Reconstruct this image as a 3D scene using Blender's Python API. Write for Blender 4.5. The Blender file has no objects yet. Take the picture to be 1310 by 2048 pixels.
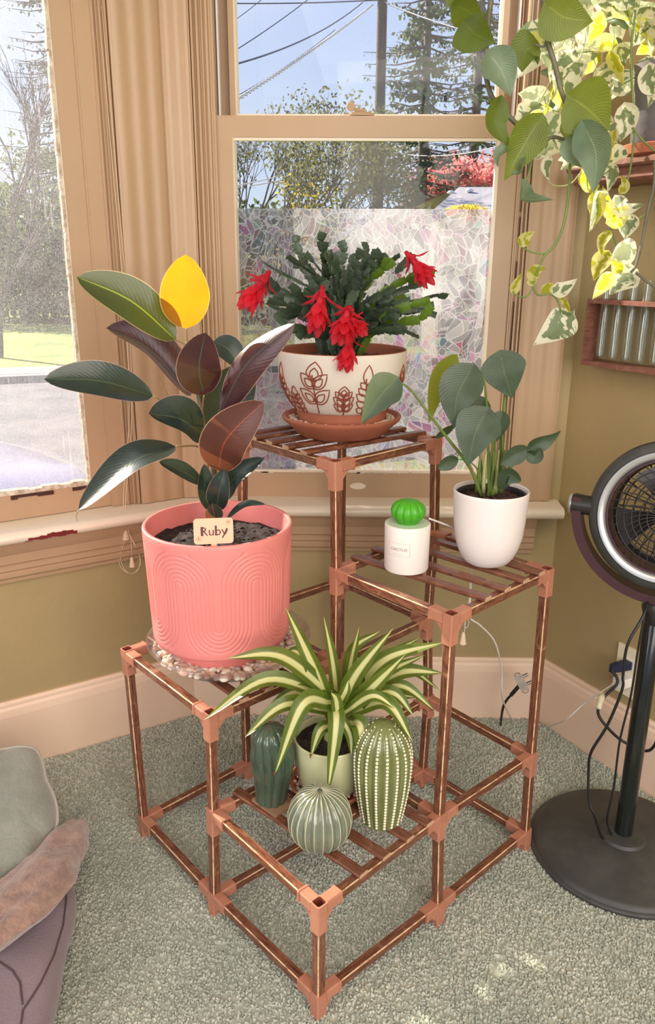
import bpy, bmesh, math, random
from math import sin, cos, pi, radians, sqrt, hypot, atan2, exp
from mathutils import Vector, Matrix, noise
import numpy as np

scene = bpy.context.scene
COL = scene.collection
# ------------------------------------------------------------------ camera, world, sun, area lights, exposure
FPX = 1566.69333
CAM_C = Vector((0.02841, -1.022083, 1.23766))
CAM_R = Matrix(((0.999814, -0.010296, 0.016303), (0.018663, 0.304111, -0.952454), (0.004849, 0.952581, 0.304247)))
_x = Vector((CAM_R[0][0], CAM_R[1][0], CAM_R[2][0])).normalized()
_z = Vector((CAM_R[0][2], CAM_R[1][2], CAM_R[2][2])); _z = (_z - _x * _z.dot(_x)).normalized()
_y = _z.cross(_x)
CAM_R = Matrix((_x, _y, _z)).transposed()
cd = bpy.data.cameras.new('camera')
cd.sensor_fit = 'VERTICAL'; cd.sensor_height = 36.0; cd.lens = FPX / 2048 * 36.0
cd.clip_start = 0.02; cd.clip_end = 500
cam = bpy.data.objects.new('camera', cd); COL.objects.link(cam)
cam.matrix_world = Matrix.Translation(CAM_C) @ CAM_R.to_4x4()
scene.camera = cam
scene.view_settings.view_transform = 'Standard'
scene.view_settings.look = 'None'
scene.view_settings.gamma = 1.0
scene.view_settings.use_curve_mapping = False
scene.view_settings.exposure = 0.0
try:
    scene.cycles.transparent_max_bounces = 24
    scene.cycles.max_bounces = 8
    scene.cycles.sample_clamp_indirect = 4.0
    scene.cycles.caustics_refractive = False
    scene.cycles.caustics_reflective = False
except Exception:
    pass

SUN_EL, SUN_AZ = radians(31), radians(-55)          # azimuth measured from +y towards +x
SUN_DIR = Vector((cos(SUN_EL) * sin(SUN_AZ), cos(SUN_EL) * cos(SUN_AZ), sin(SUN_EL)))
sd = bpy.data.lights.new('sun', 'SUN'); sd.energy = 12.0; sd.angle = radians(0.8); sd.color = (1.0, 0.90, 0.74)
so = bpy.data.objects.new('sun', sd); COL.objects.link(so)
so.rotation_euler = (-SUN_DIR).to_track_quat('-Z', 'Y').to_euler(); so.location = SUN_DIR * 30

def area(name, loc, target, sx, sy, power, color):
    l = bpy.data.lights.new(name, 'AREA'); l.shape = 'RECTANGLE'; l.size = sx; l.size_y = sy; l.energy = power; l.color = color
    o = bpy.data.objects.new(name, l); COL.objects.link(o); o.location = loc
    o.rotation_euler = (Vector(target) - Vector(loc)).to_track_quat('-Z', 'Y').to_euler()
    return o
area('fill_light_back', (1.1, -3.0, 1.7), (0.1, 0.5, 0.6), 2.2, 1.8, 82, (1.0, 0.90, 0.80))  # added warm fill behind the camera, not a known window
area('fill_light_side', (-2.2, -1.9, 1.6), (0.0, 0.5, 0.5), 1.4, 1.6, 34, (1.0, 0.86, 0.76))  # second added fill, from the left rear; no window stands there
area('fill_light_overhead', (0.4, -1.2, 2.42), (0.2, -0.2, 0), 1.2, 1.2, 20, (1.0, 0.90, 0.78))  # added overhead fill to lift the room, no real lamp

world = bpy.data.worlds.new('sky'); scene.world = world; world.use_nodes = True
wn = world.node_tree; wn.nodes.clear()
def wnode(t, **k):
    n = wn.nodes.new(t)
    for a, b in k.items(): setattr(n, a, b)
    return n
w_out = wnode('ShaderNodeOutputWorld'); w_bg = wnode('ShaderNodeBackground')
w_tc = wnode('ShaderNodeTexCoord'); w_sep = wnode('ShaderNodeSeparateXYZ')
wn.links.new(w_tc.outputs['Generated'], w_sep.inputs[0])
w_r = wnode('ShaderNodeValToRGB')
w_r.color_ramp.elements[0].position = 0.0; w_r.color_ramp.elements[0].color = (0.23, 0.24, 0.22, 1)
w_r.color_ramp.elements[1].position = 1.0; w_r.color_ramp.elements[1].color = (0.16, 0.27, 0.62, 1)
for p_, c_ in ((0.49, (0.25, 0.26, 0.24, 1)), (0.505, (0.66, 0.78, 0.92, 1)), (0.60, (0.50, 0.63, 0.90, 1)), (0.72, (0.34, 0.46, 0.84, 1))):
    e = w_r.color_ramp.elements.new(p_); e.color = c_
w_m = wnode('ShaderNodeMath', operation='MULTIPLY_ADD'); w_m.inputs[1].default_value = 0.5; w_m.inputs[2].default_value = 0.5
wn.links.new(w_sep.outputs['Z'], w_m.inputs[0]); wn.links.new(w_m.outputs[0], w_r.inputs[0])
# brighter sky around the sun, thin cloud
w_dot = wnode('ShaderNodeVectorMath', operation='DOT_PRODUCT'); w_dot.inputs[1].default_value = SUN_DIR
wn.links.new(w_tc.outputs['Generated'], w_dot.inputs[0])
w_mx = wnode('ShaderNodeMath', operation='MAXIMUM'); w_mx.inputs[1].default_value = 0.0; wn.links.new(w_dot.outputs['Value'], w_mx.inputs[0])
w_pw = wnode('ShaderNodeMath', operation='POWER'); w_pw.inputs[1].default_value = 5.0; wn.links.new(w_mx.outputs[0], w_pw.inputs[0])
w_ns = wnode('ShaderNodeTexNoise'); w_ns.inputs['Scale'].default_value = 3.0; w_ns.inputs['Detail'].default_value = 5.0
w_mp = wnode('ShaderNodeMapping'); w_mp.inputs['Scale'].default_value = (1, 1, 3.5)
wn.links.new(w_tc.outputs['Generated'], w_mp.inputs[0]); wn.links.new(w_mp.outputs[0], w_ns.inputs['Vector'])
w_cr = wnode('ShaderNodeMapRange'); w_cr.inputs[1].default_value = 0.45; w_cr.inputs[2].default_value = 0.8; w_cr.inputs[3].default_value = 0.0; w_cr.inputs[4].default_value = 0.5
wn.links.new(w_ns.outputs[0], w_cr.inputs[0])
w_mix = wnode('ShaderNodeMixRGB'); w_mix.inputs[2].default_value = (0.80, 0.84, 0.90, 1)
wn.links.new(w_cr.outputs[0], w_mix.inputs[0]); wn.links.new(w_r.outputs[0], w_mix.inputs[1])
w_add = wnode('ShaderNodeMixRGB', blend_type='ADD'); w_add.inputs[0].default_value = 1.0
w_gl = wnode('ShaderNodeMixRGB', blend_type='MULTIPLY'); w_gl.inputs[0].default_value = 1.0; w_gl.inputs[1].default_value = (0.85, 0.80, 0.72, 1)
wn.links.new(w_pw.outputs[0], w_gl.inputs[2]); wn.links.new(w_mix.outputs[0], w_add.inputs[1]); wn.links.new(w_gl.outputs[0], w_add.inputs[2])
wn.links.new(w_add.outputs[0], w_bg.inputs[0]); w_bg.inputs[1].default_value = 1.0
wn.links.new(w_bg.outputs[0], w_out.inputs[0])

# ------------------------------------------------------------------ measuring helpers (a pixel of the photo -> a point at a known place in the room)
def ray(px, py):
    return (CAM_R @ Vector(((px - 655) / FPX, -(py - 1024) / FPX, -1))).normalized()
def aty(px, py, Y):
    d = ray(px, py); return CAM_C + d * ((Y - CAM_C.y) / d.y)
def atz(px, py, z=0.0):
    d = ray(px, py); return CAM_C + d * ((z - CAM_C.z) / d.z)
def atd(px, py, X):                                  # same depth as the point X
    d = ray(px, py); f = -Vector((CAM_R[0][2], CAM_R[1][2], CAM_R[2][2]))
    return CAM_C + d * ((Vector(X) - CAM_C).dot(f) / d.dot(f))
def pjt(X):
    c = CAM_R.transposed() @ (Vector(X) - CAM_C)
    return (655 - FPX * c.x / c.z, 1024 + FPX * c.y / c.z)

# ------------------------------------------------------------------ object helpers
def root_loc(o):
    while o is not None and o.parent is not None: o = o.parent
    return Vector(o.location) if o is not None else Vector((0, 0, 0))
class MB:
    def __init__(self): self.v = []; self.f = []; self.mi = []; self.uv = {}; self.cur = 0
    def add(self, vs, fs, mi=None):
        b = len(self.v); self.v += [tuple(p) for p in vs]
        for f in fs: self.f.append(tuple(i + b for i in f)); self.mi.append(self.cur if mi is None else mi)
        return b
    def box(self, c, s, M=None, mi=None):
        hx, hy, hz = s[0] / 2, s[1] / 2, s[2] / 2
        vs = [Vector((x, y, z)) for x in (-hx, hx) for y in (-hy, hy) for z in (-hz, hz)]
        if M is not None: vs = [M @ p for p in vs]
        c = Vector(c); vs = [p + c for p in vs]
        self.add(vs, [(0, 1, 3, 2), (4, 6, 7, 5), (0, 4, 5, 1), (2, 3, 7, 6), (0, 2, 6, 4), (1, 5, 7, 3)], mi)
    def prism(self, pts, h0, h1, fn, mi=None):        # pts 2D polygon, fn(a,b,h)->world
        n = len(pts)
        vs = [fn(a, b, h0) for a, b in pts] + [fn(a, b, h1) for a, b in pts]
        fs = [(i, (i + 1) % n, n + (i + 1) % n, n + i) for i in range(n)] + [tuple(range(n))[::-1], tuple(range(n, 2 * n))]
        self.add(vs, fs, mi)
    def tube(self, pts, r, n=8, cap=True, mi=None, flat=1.0):
        pts = [Vector(p) for p in pts]; m = len(pts)
        rr = r if isinstance(r, (list, tuple)) else [r] * m
        t0 = (pts[1] - pts[0]).normalized(); a = Vector((0, 0, 1)) if abs(t0.z) < 0.9 else Vector((1, 0, 0))
        u = t0.cross(a).normalized(); vs = []
        for i, p in enumerate(pts):
            t = (pts[min(i + 1, m - 1)] - pts[max(i - 1, 0)])
            t = t.normalized() if t.length > 1e-9 else t0
            u = (u - t * u.dot(t)).normalized(); w = t.cross(u)
            for k in range(n):
                an = 2 * pi * k / n; vs.append(p + (u * cos(an) + w * sin(an) * flat) * rr[i])
        fs = [(i * n + k, i * n + (k + 1) % n, (i + 1) * n + (k + 1) % n, (i + 1) * n + k) for i in range(m - 1) for k in range(n)]
        if cap: fs += [tuple(range(n))[::-1], tuple(range((m - 1) * n, m * n))]
        self.add(vs, fs, mi)
    def lathe(self, prof, c, n=48, M=None, fn=None, mi=None, closed=False):
        c = Vector(c); vs = []; m = len(prof)
        for (r, z) in prof:
            for k in range(n):
                a = 2 * pi * k / n; rr = r if fn is None else fn(r, z, a)
                p = Vector((rr * cos(a), rr * sin(a), z)); vs.append((M @ p if M is not None else p) + c)
        fs = [(i * n + k, i * n + (k + 1) % n, (i + 1) * n + (k + 1) % n, (i + 1) * n + k) for i in range(m - 1) for k in range(n)]
        self.add(vs, fs, mi)
    def ico(self, c, s, M=None, sub=1, jit=0.0, mi=None):
        vs, fs = ICO[sub]; c = Vector(c); out = []
        for v in vs:
            p = Vector((v[0] * s[0], v[1] * s[1], v[2] * s[2]))
            if jit: p *= 1 + random.uniform(-jit, jit)
            out.append((M @ p if M is not None else p) + c)
        self.add(out, fs, mi)
    def grid(self, P, uvs=None, flip=False, mi=None, closeu=False):        # P[i][j]
        ni, nj = len(P), len(P[0]); b = len(self.v)
        vs = [q for row in P for q in row]; fs = []
        for i in range(ni - 1):
            for j in range(nj - (0 if closeu else 1)):
                k = (j + 1) % nj
                f = (i * nj + j, i * nj + k, (i + 1) * nj + k, (i + 1) * nj + j)
                fs.append(f[::-1] if flip else f)
        self.add(vs, fs, mi)
        if uvs:
            for i in range(ni):
                for j in range(nj): self.uv[b + i * nj + j] = uvs[i][j]
    def build(self, name, mats, parent=None, smooth=True, angle=None, kind=None, label=None):
        me = bpy.data.meshes.new(name)
        L = root_loc(parent)
        me.from_pydata([(p[0] - L.x, p[1] - L.y, p[2] - L.z) for p in self.v], [], self.f)
        ml = mats if isinstance(mats, (list, tuple)) else [mats]
        for m in ml: me.materials.append(m)
        if len(ml) > 1: me.polygons.foreach_set('material_index', self.mi)
        if smooth: me.polygons.foreach_set('use_smooth', [True] * len(me.polygons))
        if self.uv:
            uvl = me.uv_layers.new(name='uv')
            li = [0] * len(me.loops); me.loops.foreach_get('vertex_index', li)
            flat = []
            for i in li: flat += self.uv.get(i, (0, 0))
            uvl.data.foreach_set('uv', flat)
        me.update()
        if smooth and angle is not None:
            me.set_sharp_from_angle(angle=radians(angle))
        o = bpy.data.objects.new(name, me); COL.objects.link(o)
        if parent is not None: o.parent = parent
        if kind: o['kind'] = kind
        if label: o['label'] = label
        return o
def _ico():
    t = (1 + 5 ** .5) / 2
    v = [(-1, t, 0), (1, t, 0), (-1, -t, 0), (1, -t, 0), (0, -1, t), (0, 1, t), (0, -1, -t), (0, 1, -t), (t, 0, -1), (t, 0, 1), (-t, 0, -1), (-t, 0, 1)]
    v = [tuple(Vector(p).normalized()) for p in v]
    f = [(0, 11, 5), (0, 5, 1), (0, 1, 7), (0, 7, 10), (0, 10, 11), (1, 5, 9), (5, 11, 4), (11, 10, 2), (10, 7, 6), (7, 1, 8), (3, 9, 4), (3, 4, 2), (3, 2, 6), (3, 6, 8), (3, 8, 9), (4, 9, 5), (2, 4, 11), (6, 2, 10), (8, 6, 7), (9, 8, 1)]
    out = [(v, f)]
    for _ in range(3):
        v = list(v); nf = []; c = {}
        def mid(a, b):
            k = (min(a, b), max(a, b))
            if k not in c: c[k] = len(v); v.append(tuple(((Vector(v[a]) + Vector(v[b])) / 2).normalized()))
            return c[k]
        for a, b, d in f:
            x, y, z = mid(a, b), mid(b, d), mid(d, a); nf += [(a, x, z), (b, y, x), (d, z, y), (x, y, z)]
        f = nf; out.append((v, f))
    return out
ICO = _ico()
def thing(name, label, cat, loc=(0, 0, 0), group=None):
    o = bpy.data.objects.new(name, None); COL.objects.link(o); o.location = loc; o.empty_display_size = 0.05
    o['label'] = label; o['category'] = cat
    if group: o['group'] = group
    return o
def tag(o, label, cat, group=None, kind=None):
    o['label'] = label; o['category'] = cat
    if group: o['group'] = group
    if kind: o['kind'] = kind
    return o
def struct(o): o['kind'] = 'structure'; return o
def basis(z, xh=None):
    z = Vector(z).normalized(); xh = Vector(xh) if xh is not None else (Vector((0, 0, 1)) if abs(z.z) < .9 else Vector((1, 0, 0)))
    x = (xh - z * xh.dot(z)).normalized(); y = z.cross(x)
    return Matrix((x, y, z)).transposed()
def bez(pts, n=12):                                     # Catmull-Rom through points
    pts = [Vector(p) for p in pts]
    if len(pts) == 2: return [pts[0].lerp(pts[1], i / n) for i in range(n + 1)]
    P = [pts[0] * 2 - pts[1]] + pts + [pts[-1] * 2 - pts[-2]]; out = []
    seg = len(pts) - 1; per = max(2, round(n / seg))
    for i in range(seg):
        a, b, c, d = P[i:i + 4]
        for k in range(per):
            t = k / per
            out.append(0.5 * ((2 * b) + (c - a) * t + (2 * a - 5 * b + 4 * c - d) * t * t + (3 * b - a - 3 * c + d) * t ** 3))
    out.append(pts[-1]); return out

# ------------------------------------------------------------------ materials
def newmat(name):
    m = bpy.data.materials.new(name); m.use_nodes = True; nt = m.node_tree; nt.nodes.clear(); return m, nt
def nd(nt, t, ins=None, **k):
    n = nt.nodes.new(t)
    for a, b in k.items(): setattr(n, a, b)
    if ins:
        for a, b in ins.items():
            if isinstance(b, bpy.types.NodeSocket): nt.links.new(b, n.inputs[a])
            else: n.inputs[a].default_value = b
    return n
def c4(c): return (c[0], c[1], c[2], 1)
def mixc(nt, f, a, b, bt='MIX'):
    n = nt.nodes.new('ShaderNodeMixRGB'); n.blend_type = bt
    for i, v in enumerate((f, a, b)):
        if isinstance(v, bpy.types.NodeSocket): nt.links.new(v, n.inputs[i])
        elif i == 0: n.inputs[0].default_value = v
        else: n.inputs[i].default_value = c4(v)
    return n.outputs[0]
def maprange(nt, v, a, b, c=0.0, d=1.0):
    n = nd(nt, 'ShaderNodeMapRange', {0: v, 1: a, 2: b, 3: c, 4: d}); n.clamp = True; return n.outputs[0]
def noise_tex(nt, scale, vec, detail=3, rough=.5, dist=0):
    return nd(nt, 'ShaderNodeTexNoise', {'Vector': vec, 'Scale': scale, 'Detail': detail, 'Roughness': rough, 'Distortion': dist}).outputs[0]
def pmat(name, col, rough=.5, col2=None, nscale=8, bump=0, bscale=60, metal=0, spec=.5, coat=0, trans=0, stretch=None, lo=.35, hi=.65, alpha=1, sub=0, sheen=0):
    m, nt = newmat(name)
    tc = nd(nt, 'ShaderNodeTexCoord').outputs['Object']
    vec = tc
    if stretch: vec = nd(nt, 'ShaderNodeMapping', {'Vector': tc, 'Scale': stretch}).outputs[0]
    p = nd(nt, 'ShaderNodeBsdfPrincipled', {'Base Color': c4(col), 'Roughness': rough, 'Metallic': metal, 'Specular IOR Level': spec, 'Coat Weight': coat, 'Transmission Weight': trans, 'Alpha': alpha, 'Sheen Weight': sheen})
    if coat: p.inputs['Coat Roughness'].default_value = .08
    if sub: p.inputs['Subsurface Weight'].default_value = sub; p.inputs['Subsurface Radius'].default_value = (.02, .012, .008); 
    if col2 is not None:
        f = maprange(nt, noise_tex(nt, nscale, vec, 5, .6), lo, hi)
        nt.links.new(mixc(nt, f, col, col2), p.inputs['Base Color'])
    if bump:
        b = nd(nt, 'ShaderNodeBump', {'Strength': min(bump, 1), 'Distance': .002 if bump <= 1 else .002 * bump, 'Height': noise_tex(nt, bscale, vec, 4)})
        nt.links.new(b.outputs[0], p.inputs['Normal'])
    o = nd(nt, 'ShaderNodeOutputMaterial', {0: p.outputs[0]})
    return m
M = {}
def wood_mat(name, dark, mid, light, edge=False, rough=.27):
    m, nt = newmat(name)
    tc = nd(nt, 'ShaderNodeTexCoord').outputs['Object']
    gv = nd(nt, 'ShaderNodeTexCoord').outputs['UV'] if not name.startswith('reddish') else tc
    n1 = noise_tex(nt, 1, nd(nt, 'ShaderNodeMapping', {'Vector': gv, 'Scale': (420, 26, 1) if not name.startswith('reddish') else (40, 40, 300)}).outputs[0], 5, .65)
    n2 = noise_tex(nt, 22, tc, 3, .6, 2)
    f = maprange(nt, n1, .35, .68)
    c = mixc(nt, f, dark, mid)
    c = mixc(nt, maprange(nt, n2, .60, .80, 0, .6), c, light)
    if edge: c = mixc(nt, maprange(nt, n2, .36, .52), mid, light)
    p = nd(nt, 'ShaderNodeBsdfPrincipled', {'Base Color': c, 'Roughness': rough})
    b = nd(nt, 'ShaderNodeBump', {'Strength': .35, 'Distance': .001, 'Height': n1}); nt.links.new(b.outputs[0], p.inputs['Normal'])
    nd(nt, 'ShaderNodeOutputMaterial', {0: p.outputs[0]}); return m
M['wood'] = wood_mat('burnt wood', (.085, .030, .019), (.29, .112, .062), (.50, .27, .16))
M['wood_edge'] = wood_mat('worn wood edge', (.3, .14, .07), (.36, .17, .09), (.74, .50, .29), edge=True)
M['plastic'] = pmat('copper plastic', (.52, .225, .142), .42, (.45, .185, .115), 30, .15, 200)
M['plastic_in'] = pmat('connector inside', (.22, .05, .03), .6)
def paint_mat(name, c1, c2, rough, bs, bump, dirt=None):
    m, nt = newmat(name)
    tc = nd(nt, 'ShaderNodeTexCoord').outputs['Object']
    f = maprange(nt, noise_tex(nt, 2.3, tc, 5, .6), .3, .7)
    c = mixc(nt, f, c1, c2)
    if dirt: c = mixc(nt, maprange(nt, noise_tex(nt, 26, tc, 6, .72), .66, .74, 0, .8), c, dirt)
    h = noise_tex(nt, bs, tc, 5, .6)
    p = nd(nt, 'ShaderNodeBsdfPrincipled', {'Base Color': c, 'Roughness': rough})
    b = nd(nt, 'ShaderNodeBump', {'Strength': bump, 'Distance': .003, 'Height': h}); nt.links.new(b.outputs[0], p.inputs['Normal'])
    nd(nt, 'ShaderNodeOutputMaterial', {0: p.outputs[0]}); return m
M['wall'] = paint_mat('olive wall paint', (.43, .32, .145), (.355, .275, .14), .55, 35, .35, (.28, .23, .12))
M['trim'] = paint_mat('shaded cream trim paint', (.515, .345, .208), (.45, .30, .18), .38, 14, .3, (.50, .33, .20))  # backlit shade of the upper trim is darkened into this colour
M['sill'] = paint_mat('cream sill paint', (.86, .76, .62), (.80, .68, .52), .3, 14, .3, (.60, .45, .30))
M['base'] = paint_mat('peach baseboard paint', (.86, .66, .50), (.80, .58, .42), .45, 10, .35, (.62, .42, .30))
M['ceiling'] = pmat('ceiling paint', (.8, .77, .7), .8)
M['crack'] = pmat('dark crack', (.06, .02, .015), .8)
M['chip'] = pmat('bare maroon paint layer', (.16, .006, .006), .5)
M['putty'] = pmat('weathered putty', (.78, .70, .58), .6, (.42, .30, .20), 60, .8, 120)
M['strip'] = pmat('white weatherstrip', (.82, .82, .86), .4)
# ------- leaves
def leaf_mat(name, top, under, rib=None, edge=None, gloss=.35, trl=.35, trcol=None, kind='plain', c3=None, under2=None, spec=.5, bumpd=.0015):
    m, nt = newmat(name)
    uv = nd(nt, 'ShaderNodeTexCoord').outputs['UV']; sp = nd(nt, 'ShaderNodeSeparateXYZ', {0: uv})
    oc = nd(nt, 'ShaderNodeTexCoord').outputs['Object']
    u = nd(nt, 'ShaderNodeMath', {0: sp.outputs[0], 1: .5}, operation='SUBTRACT').outputs[0]
    au = nd(nt, 'ShaderNodeMath', {0: u}, operation='ABSOLUTE').outputs[0]
    tw = noise_tex(nt, 35, oc, 3)
    c = mixc(nt, maprange(nt, tw, .3, .7), top, [x * .72 for x in top])
    geo = nd(nt, 'ShaderNodeNewGeometry').outputs['Backfacing']
    un = mixc(nt, maprange(nt, noise_tex(nt, 14, oc, 4), .35, .65), under, under2 or [x * .75 for x in under])
    if kind == 'stripe':                                 # spider plant: pale band down the middle
        s = nd(nt, 'ShaderNodeMath', {0: au, 1: 2.0}, operation='MULTIPLY').outputs[0]
        wob = nd(nt, 'ShaderNodeMath', {0: s, 1: nd(nt, 'ShaderNodeMath', {0: nd(nt, 'ShaderNodeTexNoise', {'Vector': nd(nt, 'ShaderNodeMapping', {'Vector': uv, 'Scale': (26, .6, 1)}).outputs[0], 'Scale': 1.0}).outputs[0], 1: .35}, operation='MULTIPLY').outputs[0]}, operation='ADD').outputs[0]
        f = maprange(nt, wob, .42, .62)
        c = mixc(nt, f, c3, c); un = mixc(nt, f, [x * .8 for x in c3], un)
    if kind == 'varieg':
        f = maprange(nt, nd(nt, 'ShaderNodeMath', {0: noise_tex(nt, 42, oc, 3, .5, 1.2), 1: nd(nt, 'ShaderNodeMath', {0: au, 1: .45}, operation='MULTIPLY').outputs[0]}, operation='ADD').outputs[0], .58, .62)
        c = mixc(nt, f, c, c3); un = mixc(nt, f, un, [x * .85 for x in c3])
    # side veins as a faint relief and tint
    vn = nd(nt, 'ShaderNodeMath', {0: nd(nt, 'ShaderNodeMath', {0: sp.outputs[1], 1: 1.0}, operation='MULTIPLY').outputs[0], 1: nd(nt, 'ShaderNodeMath', {0: au, 1: -.55}, operation='MULTIPLY').outputs[0]}, operation='ADD').outputs[0]
    vw = nd(nt, 'ShaderNodeMath', {0: nd(nt, 'ShaderNodeMath', {0: vn, 1: 120.0 if kind != 'stripe' else 0.0}, operation='MULTIPLY').outputs[0]}, operation='SINE').outputs[0]
    if rib is not None:
        f = maprange(nt, au, .010, .022, 1, 0)
        c = mixc(nt, f, c, rib); un = mixc(nt, f, un, rib)
    if edge is not None:
        f = maprange(nt, au, .478, .488)
        c = mixc(nt, f, c, edge); un = mixc(nt, f, un, edge)
    col = mixc(nt, geo, c, un)
    p = nd(nt, 'ShaderNodeBsdfPrincipled', {'Base Color': col, 'Roughness': gloss, 'Specular IOR Level': spec})
    hh = nd(nt, 'ShaderNodeMath', {0: nd(nt, 'ShaderNodeMath', {0: vw, 1: .06 if edge is not None else .14}, operation='MULTIPLY').outputs[0], 1: tw}, operation='ADD').outputs[0]
    b = nd(nt, 'ShaderNodeBump', {'Strength': .5, 'Distance': bumpd, 'Height': hh}); nt.links.new(b.outputs[0], p.inputs['Normal'])
    t = nd(nt, 'ShaderNodeBsdfTranslucent', {'Color': c4(trcol) if trcol else col})
    if kind in ('stripe', 'varieg'): nt.links.new(mixc(nt, .55, col, trcol or col), t.inputs[0])
    mx = nd(nt, 'ShaderNodeMixShader', {0: trl, 1: p.outputs[0], 2: t.outputs[0]})
    nd(nt, 'ShaderNodeOutputMaterial', {0: mx.outputs[0]}); return m
M['rub_top'] = leaf_mat('rubber leaf', (.022, .040, .036), (.050, .013, .019), (.06, .09, .05), (.38, .22, .18), .30, .04, (.16, .20, .01), spec=.55, under2=(.085, .026, .022))
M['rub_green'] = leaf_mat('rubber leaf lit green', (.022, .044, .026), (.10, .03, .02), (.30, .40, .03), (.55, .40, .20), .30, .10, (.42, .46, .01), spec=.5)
M['rub_yellow'] = leaf_mat('rubber leaf glowing yellow', (.62, .25, .02), (.58, .23, .02), (.45, .22, .01), (.9, .75, .4), .4, .55, (1.0, .40, .01))
M['rub_red'] = leaf_mat('rubber leaf red brown underside', (.035, .06, .045), (.135, .050, .036), (.34, .07, .045), (.5, .3, .22), .35, .16, (.45, .14, .05))
M['mon'] = leaf_mat('monstera leaf', (.060, .100, .066), (.09, .13, .065), (.10, .15, .08), None, .38, .22, (.30, .42, .06), spec=.5)
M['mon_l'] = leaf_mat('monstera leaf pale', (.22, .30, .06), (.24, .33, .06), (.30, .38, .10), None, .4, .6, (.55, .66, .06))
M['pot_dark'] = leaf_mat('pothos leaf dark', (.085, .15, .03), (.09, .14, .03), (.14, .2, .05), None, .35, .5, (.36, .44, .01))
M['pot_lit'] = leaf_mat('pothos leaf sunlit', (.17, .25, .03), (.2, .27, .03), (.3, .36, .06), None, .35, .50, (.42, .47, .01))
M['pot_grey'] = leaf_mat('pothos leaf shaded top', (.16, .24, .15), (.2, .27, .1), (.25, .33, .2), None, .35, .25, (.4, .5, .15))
M['var'] = leaf_mat('variegated pothos leaf', (.16, .25, .12), (.2, .27, .1), None, None, .4, .45, (.80, .82, .50), kind='varieg', c3=(.86, .85, .66))
M['var_y'] = leaf_mat('yellow pothos leaf', (.42, .46, .03), (.45, .46, .04), None, None, .4, .72, (1.0, .98, .06), kind='varieg', c3=(.86, .84, .42))
M['spider'] = leaf_mat('spider plant leaf', (.135, .20, .025), (.12, .18, .03), None, None, .35, .3, (.5, .62, .12), kind='stripe', c3=(.80, .78, .36))
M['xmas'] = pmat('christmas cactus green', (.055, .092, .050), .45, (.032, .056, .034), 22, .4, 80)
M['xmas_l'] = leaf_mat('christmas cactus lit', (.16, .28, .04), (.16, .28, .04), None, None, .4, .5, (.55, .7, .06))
M['petal'] = leaf_mat('red petal', (.90, .045, .085), (.86, .04, .07), None, None, .5, .55, (1.0, .10, .15))
M['stem_g'] = pmat('green stem', (.17, .24, .05), .45, (.12, .17, .04), 20)
M['stem_d'] = pmat('brown stem', (.10, .09, .06), .5, (.16, .15, .09), 40, .5, 90)
M['stem_y'] = pmat('pale stem', (.50, .52, .25), .45, (.35, .40, .15), 20)
M['leaf_brown'] = pmat('dry leaf tip', (.20, .06, .03), .6)
# ------- pots and ceramics
M['pink'] = pmat('pink matte ceramic', (.84, .27, .25), .42, (.80, .245, .225), 3, .1, 40)
M['soil'] = pmat('soil', (.020, .014, .014), .9, (.07, .05, .045), 60, 2, 90, lo=.45, hi=.75)
M['soil_b'] = pmat('bark soil', (.03, .012, .010), .7, (.16, .06, .05), 70, 2, 90, lo=.45, hi=.75)
M['stoneware'] = pmat('speckled white stoneware', (.80, .73, .65), .45, (.74, .66, .57), 5)
M['terra'] = pmat('terracotta', (.46, .155, .085), .6, (.40, .125, .07), 6, .25, 90)
M['terra_in'] = pmat('glazed terracotta inside', (.62, .34, .20), .5)
M['carve'] = pmat('carved brown line', (.30, .07, .04), .7)
M['white'] = pmat('white matte ceramic', (.86, .78, .76), .33)
M['white_p'] = pmat('white plastic', (.88, .82, .76), .35)
M['mist'] = pmat('pale green top plate', (.62, .72, .55), .35)
M['green_toy'] = pmat('bright green silicone', (.07, .40, .015), .35, (.05, .30, .012), 10, sub=0)
M['print'] = pmat('grey print', (.42, .36, .34), .6)
M['sage'] = pmat('sage glazed ceramic', (.62, .62, .36), .16, (.54, .55, .32), 4, coat=.4)
M['cer_dark'] = pmat('dark green glaze', (.050, .080, .052), .14, (.085, .125, .082), 14, coat=.6)
M['cer_mid'] = pmat('grey green glaze', (.155, .18, .125), .14, (.21, .235, .165), 12, coat=.6)
M['cer_rib'] = pmat('pale glaze on ribs', (.52, .52, .36), .2, coat=.5)
M['cer_olive'] = pmat('olive glaze', (.14, .16, .05), .16, (.20, .22, .08), 18, coat=.6)
M['cer_dot'] = pmat('cream glaze dots', (.86, .82, .60), .22, coat=.4)
M['cork'] = pmat('brown felt coaster', (.38, .22, .13), .9, (.30, .17, .10), 60)
M['tagc'] = pmat('peach tag', (.92, .50, .32), .4)
M['tagt'] = pmat('maroon print', (.10, .015, .02), .5)
M['tagl'] = pmat('thin brown print', (.50, .20, .12), .5)
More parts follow.
